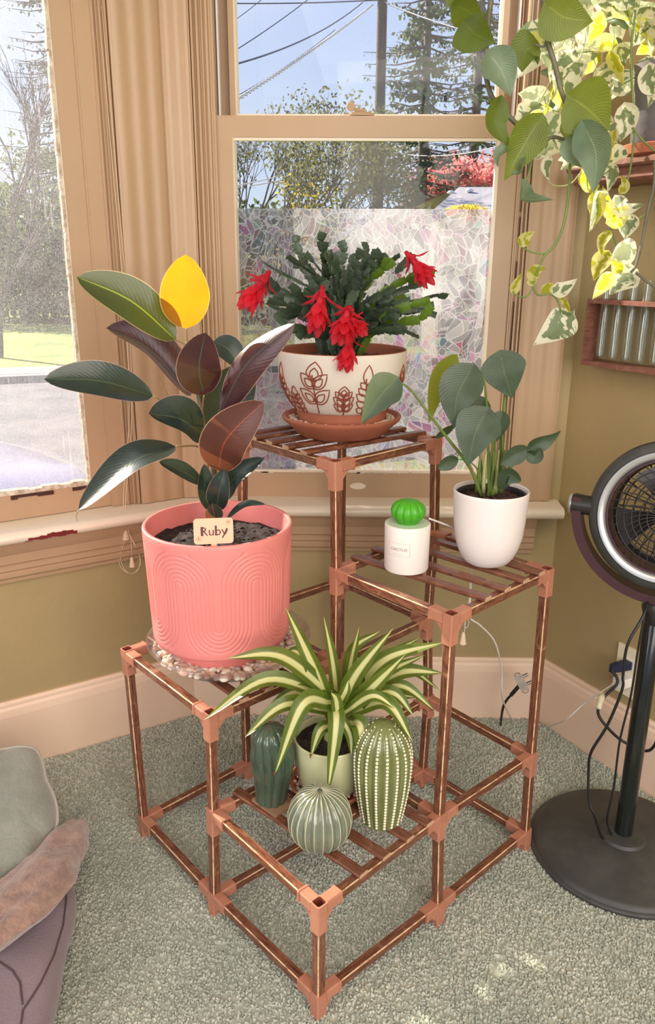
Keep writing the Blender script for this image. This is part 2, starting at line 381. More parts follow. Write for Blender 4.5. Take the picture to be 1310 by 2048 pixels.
# ------- fan etc
M['black'] = pmat('black plastic', (.018, .016, .017), .35, (.028, .024, .025), 12)
M['blackbase'] = pmat('dusty black plastic', (.040, .040, .038), .5, (.065, .066, .060), 16, .15, 60)
M['black_red'] = pmat('dark plum plastic', (.060, .022, .030), .35)
M['silver'] = pmat('silver ring', (.62, .60, .60), .28, metal=.7)
M['chrome'] = pmat('brushed metal', (.30, .26, .22), .35, (.20, .17, .14), 30, metal=.7)
M['pole'] = pmat('black gloss pole', (.012, .014, .013), .14)
M['cordb'] = pmat('black cord', (.012, .012, .013), .4)
M['cordw'] = pmat('white cable', (.80, .74, .70), .5)
M['cordc'] = pmat('cream blind cord', (.78, .60, .42), .7)
M['navy'] = pmat('dark blue plug', (.015, .02, .06), .4)
M['ivory'] = pmat('ivory plate', (.88, .80, .58), .4)
M['mauve'] = pmat('mauve cotton', (.26, .195, .215), .9, (.22, .165, .185), 9, .6, 240, sheen=.3)
M['seam'] = pmat('dark seam', (.10, .06, .07), .9)
M['fleece'] = pmat('brown fleece', (.42, .26, .20), 1.0, (.25, .15, .12), 45, 2, 160, sheen=.6)
M['sagefab'] = pmat('grey green plush', (.22, .235, .19), 1.0, (.30, .31, .255), 12, 1.5, 120, sheen=.6)
M['piping'] = pmat('pale piping', (.55, .53, .46), .9)
M['shelfwood'] = wood_mat('reddish shelf wood', (.16, .06, .04), (.28, .115, .078), (.55, .36, .27), rough=.45)
M['slate'] = pmat('dark grey planter', (.13, .12, .14), .6, (.22, .19, .20), 12, .5, 60)
def glassy(name, tint, f=.1, rough=.02, dust=0, dustcol=(.8, .8, .82), dscale=6):
    m, nt = newmat(name)
    tr = nd(nt, 'ShaderNodeBsdfTransparent', {0: c4(tint)}); gl = nd(nt, 'ShaderNodeBsdfGlossy', {0: (1, 1, 1, 1), 'Roughness': rough})
    fr = nd(nt, 'ShaderNodeMath', {0: nd(nt, 'ShaderNodeLayerWeight', {'Blend': .5}).outputs['Facing'], 1: 5.0}, operation='POWER').outputs[0]
    fr = nd(nt, 'ShaderNodeMath', {0: fr, 1: f}, operation='MULTIPLY_ADD').outputs[0]; nt.nodes[-1].inputs[2].default_value = .015 if f < 1 else .12
    s = nd(nt, 'ShaderNodeMixShader', {0: fr, 1: tr.outputs[0], 2: gl.outputs[0]}).outputs[0]
    if dust:
        tc = nd(nt, 'ShaderNodeTexCoord').outputs['Object']
        a = noise_tex(nt, dscale, tc, 6, .7); b_ = noise_tex(nt, 380, tc, 2, .6)
        mp = nd(nt, 'ShaderNodeMapping', {'Vector': tc, 'Rotation': (0, .6, .3), 'Scale': (60, 60, 3)}).outputs[0]
        st = maprange(nt, noise_tex(nt, 2, mp, 2), .66, .72, 0, .35)
        fac = nd(nt, 'ShaderNodeMath', {0: maprange(nt, a, .35, .75, dust * .35, dust), 1: maprange(nt, b_, .35, .7, .45, 1.3)}, operation='MULTIPLY').outputs[0]
        fac = nd(nt, 'ShaderNodeMath', {0: fac, 1: nd(nt, 'ShaderNodeMath', {0: st, 1: dust}, operation='MULTIPLY').outputs[0]}, operation='ADD', use_clamp=True).outputs[0]
        tl = nd(nt, 'ShaderNodeBsdfTranslucent', {0: c4(dustcol)})
        s = nd(nt, 'ShaderNodeMixShader', {0: fac, 1: s, 2: tl.outputs[0]}).outputs[0]
    nd(nt, 'ShaderNodeOutputMaterial', {0: s}); return m
M['glass_l'] = glassy('dusty window glass', (.97, .97, .98), .9, .03, .50, (.40, .385, .41), 3)
M['glass_m'] = glassy('window glass', (.98, .98, .99), .8, .02, .07, (.30, .30, .31), 4)
M['glass_t'] = glassy('clear glass', (.93, .96, .96), 1.0, .02)
M['clear_p'] = glassy('clear plastic saucer', (.96, .94, .94), .9, .12, .42, (.85, .80, .80), 10)
def film_mat():
    m, nt = newmat('iridescent stained glass film')
    tc = nd(nt, 'ShaderNodeTexCoord').outputs['Object']
    ns = nd(nt, 'ShaderNodeTexNoise', {'Vector': tc, 'Scale': 11.0, 'Detail': 0.0})
    off = nd(nt, 'ShaderNodeVectorMath', {0: ns.outputs['Color'], 1: (.5, .5, .5)}, operation='SUBTRACT')
    off = nd(nt, 'ShaderNodeVectorMath', {0: off.outputs[0]}, operation='SCALE'); off.inputs['Scale'].default_value = .075
    v = nd(nt, 'ShaderNodeVectorMath', {0: tc, 1: off.outputs[0]}, operation='ADD').outputs[0]
    v = nd(nt, 'ShaderNodeMapping', {'Vector': v, 'Scale': (1, 0, 1)}).outputs[0]
    def lines(scale, rot, w):
        mv = nd(nt, 'ShaderNodeMapping', {'Vector': v, 'Rotation': (0, rot, 0), 'Scale': (scale, 1, scale * .75)}).outputs[0]
        e = nd(nt, 'ShaderNodeTexVoronoi', {'Vector': mv, 'Scale': 1.0}, feature='DISTANCE_TO_EDGE').outputs['Distance']
        c = nd(nt, 'ShaderNodeTexVoronoi', {'Vector': mv, 'Scale': 1.0}, feature='F1').outputs['Color']
        return maprange(nt, e, w * .5, w, 1, 0), c
    l1, col1 = lines(52, .5, .040); l2, col2 = lines(44, 2.0, .036)
    ln = nd(nt, 'ShaderNodeMath', {0: l1, 1: l2}, operation='MAXIMUM').outputs[0]
    mixid = mixc(nt, .5, col1, col2)
    hs = nd(nt, 'ShaderNodeSeparateColor', {0: mixid})
    hue = nd(nt, 'ShaderNodeCombineColor', {0: nd(nt, 'ShaderNodeMath', {0: hs.outputs[0], 1: 3.0}, operation='MULTIPLY').outputs[0], 1: maprange(nt, hs.outputs[1], .48, .80, .06, .70), 2: maprange(nt, hs.outputs[2], .2, .8, .17, .34)}, mode='HSV')
    big = maprange(nt, noise_tex(nt, 5, tc, 3), .4, .62)
    shard = mixc(nt, big, hue.outputs[0], mixc(nt, .5, hue.outputs[0], (.30, .31, .35)))
    tl = nd(nt, 'ShaderNodeBsdfTranslucent', {0: shard}); df = nd(nt, 'ShaderNodeBsdfDiffuse', {0: shard})
    s1 = nd(nt, 'ShaderNodeMixShader', {0: .30, 1: tl.outputs[0], 2: df.outputs[0]})
    tr = nd(nt, 'ShaderNodeBsdfTransparent', {0: mixc(nt, .5, shard, (1, 1, 1))})
    s2 = nd(nt, 'ShaderNodeMixShader', {0: maprange(nt, hs.outputs[2], .3, .7, .45, .8), 1: tr.outputs[0], 2: s1.outputs[0]})
    wl = nd(nt, 'ShaderNodeMixShader', {0: .5, 1: nd(nt, 'ShaderNodeBsdfTranslucent', {0: (.45, .45, .46, 1)}).outputs[0], 2: nd(nt, 'ShaderNodeBsdfDiffuse', {0: (.8, .8, .8, 1)}).outputs[0]})
    s3 = nd(nt, 'ShaderNodeMixShader', {0: nd(nt, 'ShaderNodeMath', {0: ln, 1: .50}, operation='MULTIPLY').outputs[0], 1: s2.outputs[0], 2: wl.outputs[0]})
    gl = nd(nt, 'ShaderNodeBsdfGlossy', {0: (1, 1, 1, 1), 'Roughness': .12})
    s4 = nd(nt, 'ShaderNodeMixShader', {0: .06, 1: s3.outputs[0], 2: gl.outputs[0]})
    nd(nt, 'ShaderNodeOutputMaterial', {0: s4.outputs[0]}); return m
M['film'] = film_mat()
# ------- outside
M['lawn'] = pmat('lawn', (.52, .52, .10), .9, (.22, .30, .07), .8, lo=.42, hi=.6)
M['road'] = pmat('asphalt', (.13, .13, .14), .9, (.24, .22, .22), 1.5)
M['pave'] = pmat('sidewalk', (.42, .40, .38), .9, (.32, .30, .29), 2)
M['bark'] = pmat('grey bark', (.13, .105, .10), .9, (.20, .17, .16), 6)
M['polewood'] = pmat('pole wood', (.055, .045, .05), .85, (.12, .09, .085), 30, .5, 60, stretch=(4, 4, .4))
M['wire'] = pmat('wire', (.12, .13, .2), .6)
M['wire_w'] = pmat('sunlit twisted cable', (.75, .72, .70), .5)
M['conif'] = leaf_mat('conifer needles', (.045, .065, .045), (.045, .065, .045), None, None, .7, .35, (.10, .16, .06))
M['fol_a'] = leaf_mat('olive foliage', (.12, .12, .06), (.12, .12, .06), None, None, .7, .4, (.24, .24, .10))
M['fol_b'] = leaf_mat('yellow foliage', (.62, .48, .05), (.62, .48, .05), None, None, .7, .5, (.9, .7, .05))
M['fol_r'] = leaf_mat('red maple foliage', (.78, .26, .24), (.78, .26, .24), None, None, .7, .5, (1.0, .42, .38))
M['hedge'] = leaf_mat('dark hedge foliage', (.09, .12, .06), (.09, .12, .06), None, None, .7, .4, (.2, .26, .08))
M['roof'] = pmat('grey shingle', (.42, .40, .42), .8, (.34, .32, .34), 3)
M['siding'] = pmat('house siding', (.50, .46, .42), .8)
M['car'] = pmat('lavender silver car paint', (.70, .63, .76), .25, coat=.5, metal=.2)
M['carglass'] = pmat('car glass', (.05, .06, .08), .08)
M['tyre'] = pmat('tyre', (.03, .03, .03), .8)
M['brick'] = pmat('brick red wall', (.30, .12, .11), .8, (.36, .17, .15), 9)
# ================================================================== room shell
class Frame:
    def __init__(self, o, t, n): self.o = Vector((o[0], o[1], 0)); self.t = Vector((t[0], t[1], 0)).normalized(); self.n = Vector((n[0], n[1], 0)).normalized()
    def P(self, s, d, z): return self.o + self.t * s + self.n * d + Vector((0, 0, z))
FL = Frame((-.385, .95), (-.8434, -.5373), (.5373, -.8434))
FM = Frame((-.385, .95), (1, 0), (0, -1))
FR = Frame((.60, .95), (.515, -.857), (-.857, -.515))
def wbox(mb, F, s0, s1, d0, d1, z0, z1, mi=None):
    vs = [F.P(s, d, z) for s in (s0, s1) for d in (d0, d1) for z in (z0, z1)]
    fs = [(0, 1, 3, 2), (4, 6, 7, 5), (0, 4, 5, 1), (2, 3, 7, 6), (0, 2, 6, 4), (1, 5, 7, 3)]
    mb.add(vs, fs, mi)
def vprof(mb, F, pts, z0, z1): mb.prism(pts, z0, z1, lambda a, b, h: F.P(a, b, h))
def hprof(mb, F, pts, s0, s1, sk0=0, sk1=0):           # pts (d,z); sk: mitre slope
    n = len(pts)
    vs = [F.P(s0 + sk0 * d, d, z) for d, z in pts] + [F.P(s1 + sk1 * d, d, z) for d, z in pts]
    fs = [(i, (i + 1) % n, n + (i + 1) % n, n + i) for i in range(n)] + [tuple(range(n))[::-1], tuple(range(n, 2 * n))]
    mb.add(vs, fs)
CH = 2.55; TH = .14; LL = 2.3; RL = 2.6; ML = .985
# openings: left window s .20..1.5, middle window s(x+.385) .13...80
mb = MB()
wbox(mb, FL, 0.0, .19, -TH, 0, 0, CH); wbox(mb, FL, .19, 1.5, -TH, 0, 0, .64); wbox(mb, FL, .19, 1.5, -TH, 0, 2.25, CH); wbox(mb, FL, 1.5, LL, -TH, 0, 0, CH)
struct(mb.build('wall_left', M['wall'], smooth=False))
mb = MB()
wbox(mb, FM, 0.0, .12, -TH, 0, 0, CH); wbox(mb, FM, .12, .83, -TH, 0, 0, .64); wbox(mb, FM, .12, .83, -TH, 0, 2.25, CH); wbox(mb, FM, .83, ML + .02, -TH, 0, 0, CH)
struct(mb.build('wall_middle', M['wall'], smooth=False))
mb = MB(); wbox(mb, FR, -.02, RL, -TH, 0, 0, CH); struct(mb.build('wall_right', M['wall'], smooth=False))
endL = FL.P(LL, 0, 0); endR = FR.P(RL, 0, 0)
fp = [(FL.P(LL, -TH, 0).x, FL.P(LL, -TH, 0).y), (-.385 - .03, .95 + TH), (.60 + .03, .95 + TH), (FR.P(RL, -TH, 0).x, FR.P(RL, -TH, 0).y), (endR.x, -3.4), (endL.x, -3.4)]
mb = MB(); mb.prism(fp, -.12, 0, lambda a, b, h: Vector((a, b, h))); floor = struct(mb.build('floor', pmat('carpet backing', (.17, .19, .15), .95, (.13, .15, .12), 40), smooth=False))
mb = MB(); mb.prism(fp, CH, CH + .1, lambda a, b, h: Vector((a, b, h))); struct(mb.build('ceiling', M['ceiling'], smooth=False))

# baseboards with a small cap
bp = [(0, 0), (.018, 0), (.018, .150), (.015, .168), (.011, .174), (.011, .182), (.006, .188), (0, .188)]
mb = MB(); hprof(mb, FL, bp, 0, LL, .29, 0); struct(mb.build('baseboard_left', M['base'], smooth=False))
mb = MB(); hprof(mb, FM, bp, 0, ML, .29, -.55); struct(mb.build('baseboard_middle', M['base'], smooth=False))
mb = MB(); hprof(mb, FR, bp, 0, RL, .55, 0); struct(mb.build('baseboard_right', M['base'], smooth=False))

# stools (inner sills) and aprons
stool = [(-.03, .617), (.070, .617), (.078, .621), (.082, .629), (.082, .634), (.078, .642), (.070, .646), (-.03, .650)]
apron = [(0, .505), (.012, .503), (.014, .512), (.020, .518), (.021, .527), (.017, .531), (.022, .536), (.022, .546), (.018, .549), (.023, .553), (.024, .575), (.030, .584), (.034, .600), (.034, .6165), (0, .6165)]
def sill(F, s0, s1, sk0, sk1, name):
    mb = MB(); hprof(mb, F, stool, s0, s1, sk0, sk1); a = struct(mb.build(name, M['sill'], smooth=True, angle=40))
    mb = MB(); hprof(mb, F, apron, s0, s1 - .055 if sk1 == 0 and F is FM else s1, sk0, sk1)
    b = mb.build('apron', M['trim'], a, smooth=True, angle=30)
    return a
t1_ = sill(FL, 0, 1.62, .29, 0, 'trim_1')
t2_ = sill(FM, 0, ML - .006, .29, 0, 'trim_2')
# paint missing on the nose of the left stool: bare maroon layer
mb = MB()
for k in range(14):
    s = .30 + k * .0085
    h0 = .622 + .001 * sin(k * 1.3); h1 = .6335 - .006 * (k / 14) * (k > 7) + .001 * cos(k * 2.1) - (.005 if k in (0, 13) else 0)
    vs = [F_ for F_ in (FL.P(s, .0826, h0), FL.P(s + .009, .0826, h0 + .0004), FL.P(s + .009, .0826, h1), FL.P(s, .0826, h1), FL.P(s, .081, h0), FL.P(s + .009, .081, h0), FL.P(s + .009, .081, h1), FL.P(s, .081, h1))]
    mb.add(vs, [(0, 1, 2, 3), (4, 7, 6, 5), (0, 4, 5, 1), (3, 2, 6, 7), (0, 3, 7, 4), (1, 5, 6, 2)])
mb.build('bare_patch', M['chip'], t1_, smooth=False, label='dark maroon strip where the sill paint has flaked off')

# casings: flat board with soft flutes, thin bead towards the window
def casing(F, s0, s1, name, bead_at, z0=.650, z1=2.3, base=.016):
    n = 40; pts = [(s0, 0)]
    for i in range(n + 1):
        s = s0 + (s1 - s0) * i / n; e = min(i, n - i) / n
        d = base + .0022 * (.5 - .5 * cos(2 * pi * 3 * i / n)) + (.002 if e > .03 else 0)
        pts.append((s, d))
    pts.append((s1, 0)); mb = MB(); vprof(mb, F, pts, z0, z1)
    o = struct(mb.build(name, M['trim'], smooth=True, angle=50))
    mb = MB()
    for b, w, h in bead_at:
        h = .0045 + (h - .0045) * .45; pr = [(b - w, 0), (b - w, h * .7), (b - w * .5, h), (b + w * .5, h), (b + w, h * .7), (b + w, 0)]
        vprof(mb, F, pr, z0, z1)
    mb.build('bead', M['trim'], o, smooth=True, angle=50)
    return o
casing(FL, .003, .118, 'trim_3', [(.123, .004, .024), (.134, .003, .016), (.142, .002, .012), (.150, .0035, .017)])
casing(FM, .003, .070, 'trim_4', [(.0745, .004, .026), (.086, .0045, .020), (.097, .003, .017), (.106, .004, .012), (.113, .003, .008)])
c5 = casing(FM, .846, .955, 'trim_5', [(.822, .003, .009), (.831, .004, .020), (.8405, .0035, .024)])
# cracks between boards
mb = MB()
for F, s, a, b in ((FL, .006, .66, 2.2), (FM, .8265, .70, 1.9)):
    z = a
    while z < b:
        h = random.uniform(.02, .10); w = random.uniform(.0003, .0009); x = s + random.uniform(-.0004, .0004)
        vprof(mb, F, [(x - w, .010), (x, .0155), (x + w, .010)], z, z + h); z += h + random.choice((0, 0, .01, .04))
mb.build('crack', M['crack'], c5, smooth=False, label='dark cracks between the old boards')

# window_2: the middle double hung sash window
w2 = thing('window_2', 'middle double hung sash window', 'window'); del w2['category']; del w2['label']; w2['kind'] = 'structure'
GX0, GX1, GZ0, GZM, GZT = .157, .770, .714, 1.510, 2.22      # glass in FM coordinates
def sash(F, s0, s1, z0, z1, w_l, w_r, w_b, w_t, d0, d1, mats, parent):
    for nm, (a, b, c, e) in (('stile', (s0 - w_l, s0, z0 - w_b, z1 + w_t)), ('stile', (s1, s1 + w_r, z0 - w_b, z1 + w_t)), ('rail', (s0, s1, z0 - w_b, z0)), ('rail', (s0, s1, z1, z1 + w_t))):
        if b - a < .001 or e - c < .001: continue
        mb = MB(); wbox(mb, F, a, b, d0, d1, c, e); mb.build(nm, mats, parent, smooth=False)
    mb = MB(); k = .0065                                   # glazing bead
    for a, b, c, e in ((s0 - .001, s0 + k, z0, z1), (s1 - k, s1 + .001, z0, z1)):
        vprof(mb, F, [(a, d1 - .016), (a, d1 + .001), (b - (k * .6 if b < s1 else 0), d1 - .003 if b < s1 else d1 + .001), (b, d1 - .016)], c, e)
    for c, e in ((z0, z0 + k), (z1 - k, z1)):
        wbox(mb, F, s0, s1, d1 - .016, d1 - .004, c, e)
    mb.build('glazing_bead', M['sill'], parent, smooth=False)
sash(FM, GX0, GX1, GZ0, GZM, .039, .045, .066, .045, -.035, -.002, M['trim'], w2)
sash(FM, GX0 + .004, GX1 - .002, GZM + .05, GZT, .014, .014, .04, .04, -.085, -.050, M['trim'], w2)
def pane(F, a, b, d, c, e):
    mb = MB(); mb.add([F.P(a, d, c), F.P(b, d, c), F.P(b, d, e), F.P(a, d, e)], [(0, 1, 2, 3)]); return mb
mb = pane(FM, GX0 - .001, GX1 + .001, -.020, GZ0 - .001, GZM + .001); mb.build('glass_pane', M['glass_m'], w2, smooth=False)
mb = pane(FM, GX0 + .003, GX1, -.068, GZM + .049, GZT); mb.build('glass_pane', M['glass_m'], w2, smooth=False)
mb = MB(); vs = [FM.P(GX0 + .004, -.0172, GZ0 + .006), FM.P(GX1 - .004, -.0172, GZ0 + .006), FM.P(GX1 - .004, -.0172, 1.358), FM.P(GX0 + .004, -.0172, 1.358)]
mb.add(vs, [(0, 1, 2, 3)]); mb.build('privacy_film', M['film'], w2, smooth=False, label='iridescent fractured-glass patterned privacy film')
# jamb channels, white weatherstrips
mb = MB(); wbox(mb, FM, .070, .1205, -.12, .0045, .650, 2.25); wbox(mb, FM, .8155, .846, -.12, .0045, .650, 2.25); wbox(mb, FM, .118, .8155, -.13, -.002, 2.22, 2.25)
mb.build('jamb', M['trim'], w2, smooth=False)
mb = MB(); wbox(mb, FM, .1185, .143, -.120, -.088, 1.565, 2.22); wbox(mb, FM, .785, .815, -.120, -.088, 1.565, 2.22); wbox(mb, FM, .118, .815, -.13, -.04, .645, .650)
mb.build('channel', M['trim'], w2, smooth=False)
mb = MB(); wbox(mb, FM, .1235, .1275, -.048, -.030, 1.556, 2.22); wbox(mb, FM, .800, .804, -.048, -.030, 1.556, 2.22)
mb.build('weatherstrip', M['strip'], w2, smooth=False, label='white weatherstrip in the sash channel')
# sash lock
lk = MB(); c0 = FM.P(.452, -.012, 1.556)
lk.lathe([(0, 0), (.030, 0), (.030, .003), (.024, .007), (0, .007)], c0, 24, M=Matrix.Diagonal((1, .42, 1)))
lk.tube(bez([c0 + Vector((.012, 0, .009)), c0 + Vector((-.006, .002, .012)), c0 + Vector((-.016, .002, .014))], 8), [.004] * 9, 8)
lock = lk.build('sash_lock', M['trim'], w2, smooth=True, angle=40, label='painted-over sash lock')
k2 = MB(); k2.lathe([(0, -.002), (.0095, -.002), (.0105, 0), (.0095, .002), (0, .002)], c0 + Vector((-.024, .002, .020)), 20, M=Matrix.Rotation(pi / 2, 3, 'X') @ Matrix.Rotation(.3, 3, 'Y')); k2.build('lock_knob', M['trim'], lock, angle=40)
# recessed finger lift on the bottom rail
fl = MB(); c1 = FM.P(.459, -.001, .680)
ring = []
for j, (r, d) in enumerate(((.0215, .0), (.0205, .003), (.017, .003), (.015, .001), (0.001, .0006))):
    ring.append([c1 + Vector((r * cos(2 * pi * k / 28) * 1.0, -d, .34 * r * sin(2 * pi * k / 28) * (1.25 if r > .01 else 1))) for k in range(28)])
fl.grid(ring, closeu=True); fl.build('finger_lift', M['sill'], w2, angle=40)
# flaked putty slivers along the bottom bead
mb = MB()
for i in range(26):
    s = random.uniform(GX0, GX1); w = random.uniform(.004, .02)
    wbox(mb, FM, s, s + w, -.0035, -.0015, GZ0 - .001, GZ0 + random.uniform(.001, .003))
mb.build('putty_flake', M['putty'], w2, smooth=False, kind='stuff')

# window_1: the big left window
w1 = thing('window_1', 'left window', 'window'); del w1['category']; del w1['label']; w1['kind'] = 'structure'
LX0, LX1, LZ0, LZ1 = .236, 1.42, .713, 2.20
sash(FL, LX0, LX1, LZ0, LZ1, .050, .05, .062, .05, -.045, -.006, M['trim'], w1)
mb = pane(FL, LX0 - .001, LX1 + .001, -.028, LZ0 - .001, LZ1 + .001); mb.build('glass_pane', M['glass_l'], w1, smooth=False)
mb = MB(); wbox(mb, FL, .118, .1865, -.12, .0035, .650, 2.25); wbox(mb, FL, .1864, .1905, -.12, .0008, .650, 2.25); wbox(mb, FL, 1.47, 1.50, -.12, 0, .652, 2.25); wbox(mb, FL, .16, 1.5, -.13, -.046, .645, .651)
mb.build('jamb', M['trim'], w1, smooth=False)
mb = MB()
z = LZ0
while z < LZ1:                                            # weathered putty line beside the glass
    h = random.uniform(.008, .05); wbox(mb, FL, LX0 + .0005, LX0 + .0075 + random.uniform(-.0015, .001), -.024, -.0055 + random.uniform(-.001, .0005), z, z + h); z += h
s = LX0
while s < LX1:
    h = random.uniform(.008, .06); wbox(mb, FL, s, s + h, -.024, -.004 + random.uniform(-.002, .002), LZ0 - .001, LZ0 + .009 + random.uniform(-.003, .003)); s += h
mb.build('putty', M['putty'], w1, smooth=False, label='weathered flaking putty along the glass')
mb = MB()
s = LX0 - .01
while s < LX1:
    h = random.uniform(.01, .05)
    if random.random() < .75: wbox(mb, FL, s, s + h, -.0065, -.0035, LZ0 - .008 - random.uniform(0, .006), LZ0 - .003)
    s += h
mb.build('bare_patch', M['crack'], w1, smooth=False, label='dark bare wood where the paint has peeled')

# carpet: real pile of small tufts spread over the floor by geometry nodes
tm = MB()
tm.ico((0, 0, 0), (1, 1, 1.25), sub=1, jit=.12)
def carpet_mat():
    m, nt = newmat('carpet yarn')
    tc = nd(nt, 'ShaderNodeTexCoord').outputs['Object']
    oi = nd(nt, 'ShaderNodeObjectInfo').outputs['Random']
    g = nd(nt, 'ShaderNodeNewGeometry').outputs['Position']
    c = mixc(nt, oi, (.34, .36, .30), (.64, .635, .54))
    c = mixc(nt, maprange(nt, noise_tex(nt, 5, g, 3), .35, .65), c, mixc(nt, .5, c, (.31, .36, .30)))
    p = nd(nt, 'ShaderNodeBsdfPrincipled', {'Base Color': c, 'Roughness': 1.0, 'Specular IOR Level': .1, 'Sheen Weight': .2})
    nd(nt, 'ShaderNodeOutputMaterial', {0: p.outputs[0]}); return m
M['carpet'] = carpet_mat()
me = bpy.data.meshes.new('tuft'); me.from_pydata([tuple(v) for v in tm.v], [], tm.f); me.materials.append(M['carpet'])
me.polygons.foreach_set('use_smooth', [True] * len(me.polygons))
tuft = bpy.data.objects.new('carpet_tuft', me)
pm = bpy.data.meshes.new('carpet_pile')
q = [FL.P(1.1, .019, .001), FL.P(0.02, .022, .001), FM.P(.03, .02, .001), FM.P(ML - .03, .02, .001), FR.P(.03, .02, .001), FR.P(1.25, .02, .001)]
pm.from_pydata([tuple(p) for p in q] + [(1.05, -.42, .001), (-1.0, -.42, .001)], [], [tuple(range(8))])
pm.materials.append(M['carpet'])
pile = bpy.data.objects.new('carpet_pile', pm); COL.objects.link(pile)
tag(pile, 'grey green nubby carpet pile covering the floor', 'carpet', kind='stuff')
ng = bpy.data.node_groups.new('pile', 'GeometryNodeTree')
ng.interface.new_socket('Geometry', in_out='INPUT', socket_type='NodeSocketGeometry'); ng.interface.new_socket('Geometry', in_out='OUTPUT', socket_type='NodeSocketGeometry')
gi = ng.nodes.new('NodeGroupInput'); go = ng.nodes.new('NodeGroupOutput')
dp = ng.nodes.new('GeometryNodeDistributePointsOnFaces'); dp.inputs['Density'].default_value = 42000
ip = ng.nodes.new('GeometryNodeInstanceOnPoints'); ob = ng.nodes.new('GeometryNodeObjectInfo'); ob.inputs['Object'].default_value = tuft
rv = ng.nodes.new('FunctionNodeRandomValue'); rv.data_type = 'FLOAT_VECTOR'; rv.inputs[0].default_value = (-.7, -.7, 0); rv.inputs[1].default_value = (.7, .7, 6.28)
rs = ng.nodes.new('FunctionNodeRandomValue'); rs.data_type = 'FLOAT_VECTOR'; rs.inputs[0].default_value = (.0021, .0018, .0032); rs.inputs[1].default_value = (.0042, .0031, .0062)
lk_ = ng.links.new
lk_(gi.outputs[0], dp.inputs['Mesh']); lk_(dp.outputs['Points'], ip.inputs['Points']); lk_(ob.outputs['Geometry'], ip.inputs['Instance'])
lk_(rv.outputs[0], ip.inputs['Rotation']); lk_(rs.outputs[0], ip.inputs['Scale'])
jn = ng.nodes.new('GeometryNodeJoinGeometry'); lk_(gi.outputs[0], jn.inputs[0]); lk_(ip.outputs[0], jn.inputs[0]); lk_(jn.outputs[0], go.inputs[0])
md = pile.modifiers.new('pile', 'NODES'); md.node_group = ng
# ================================================================== plant stand
US = Vector((-.68411, .729379, 0)); VS = Vector((.729379, .68411, 0)); HZ = [.042, .2395, .4509, .6552, .8679]
PX = {(0,0,1):(638,1815),(0,0,0):(637,1991),(1,0,0):(430,1790),(1,0,1):(427,1625),(1,0,2):(421,1434),(2,0,0):(288,1639),(2,0,2):(255,1307),(2,1,0):(494,1526),(0,1,0):(874,1813),(0,1,1):(877.5,1634),(0,1,3):(902,1238),(0,2,0):(1050,1664),(0,2,1):(1061,1512),(0,2,3):(1093,1147),(1,2,0):(845,1545),(1,2,1):(856,1398),(1,2,2):(855,1240),(1,2,3):(868,1067),(1,2,4):(871,885),(1,1,4):(671,933),(2,1,4):(486,878),(1,1,3):(673,1144)}
def nominal(u, v, h): return US * (.3 * u) + VS * (.3025 * v) + Vector((0, 0, HZ[h]))
J = {}
def joint(u, v, h):
    if (u, v, h) in J: return J[(u, v, h)]
    X = nominal(u, v, h)
    if (u, v, h) in PX: Y = atd(*PX[(u, v, h)], X)
    else:
        ks = sorted([k for k in PX if k[0] == u and k[1] == v], key=lambda k: abs(k[2] - h))
        Y = X + ((atd(*PX[ks[0]], nominal(*ks[0])) - nominal(*ks[0])) if ks else Vector((0, 0, 0)))
        Y.z = X.z + (Y.z - X.z) * .5
    if h == 0: Y.z = .042
    J[(u, v, h)] = Y; return Y
POSTS = {(0, 0): 1, (1, 0): 2, (2, 0): 2, (0, 1): 3, (1, 1): 4, (2, 1): 4, (0, 2): 3, (1, 2): 4, (2, 2): 4}
RAILS = {0: [(0,0,1,0),(1,0,2,0),(0,0,0,1),(0,1,0,2),(1,0,1,1),(2,0,2,1),(0,2,1,2),(1,2,2,2),(1,1,1,2),(2,1,2,2)],
         1: [(0,0,1,0),(0,0,0,1),(1,0,1,1),(0,1,1,1),(0,1,0,2),(0,2,1,2),(1,1,1,2)],
         2: [(1,0,2,0),(1,0,1,1),(2,0,2,1),(1,1,2,1),(1,1,1,2),(1,2,2,2),(2,1,2,2)],
         3: [(0,1,0,2),(0,1,1,1),(0,2,1,2),(1,1,1,2)],
         4: [(1,1,1,2),(1,1,2,1),(2,1,2,2),(1,2,2,2)]}
MIDJ = {(0,0):[0,1],(1,0):[0,1,2],(2,0):[0,2],(0,1):[0,1,3],(1,1):[0,1,2,3,4],(2,1):[0,2,4],(0,2):[0,1,3],(1,2):[0,1,2,3,4],(2,2):[0,2,4]}
stand = thing('plant_stand', 'tiered burnt wood plant stand with copper coloured plastic connectors in the bay window', 'plant stand', (0, .3, 0))
def rod(a, b, w, xh):                                     # square rod with worn chamfered edges
    a = Vector(a); b = Vector(b); z = (b - a); L = z.length; Bm = basis(z, xh); h = w / 2; c = .0017
    oct_ = [(h, -h + c), (h, h - c), (h - c, h), (-h + c, h), (-h, h - c), (-h, -h + c), (-h + c, -h), (h - c, -h)]
    mb = MB(); vs = [a + Bm @ Vector((x, y, 0)) for x, y in oct_] + [b + Bm @ Vector((x, y, 0)) for x, y in oct_]
    o_ = random.uniform(0, 9)
    for i in range(8):
        b_ = mb.add([vs[i], vs[(i + 1) % 8], vs[8 + (i + 1) % 8], vs[8 + i]], [(0, 1, 2, 3)], 1 if i % 2 == 1 else 0)
        for q_, (uu, vv) in enumerate(((i * .0085, 0), (i * .0085 + .0085, 0), (i * .0085 + .0085, L), (i * .0085, L))): mb.uv[b_ + q_] = (uu + o_, vv + o_)
    mb.add(vs[:8], [tuple(range(8))[::-1]], 0); mb.add(vs[8:], [tuple(range(8))], 0)
    mb.build('rod', [M['wood'], M['wood_edge']], stand, smooth=False)
RW = .0172; CW = .0222
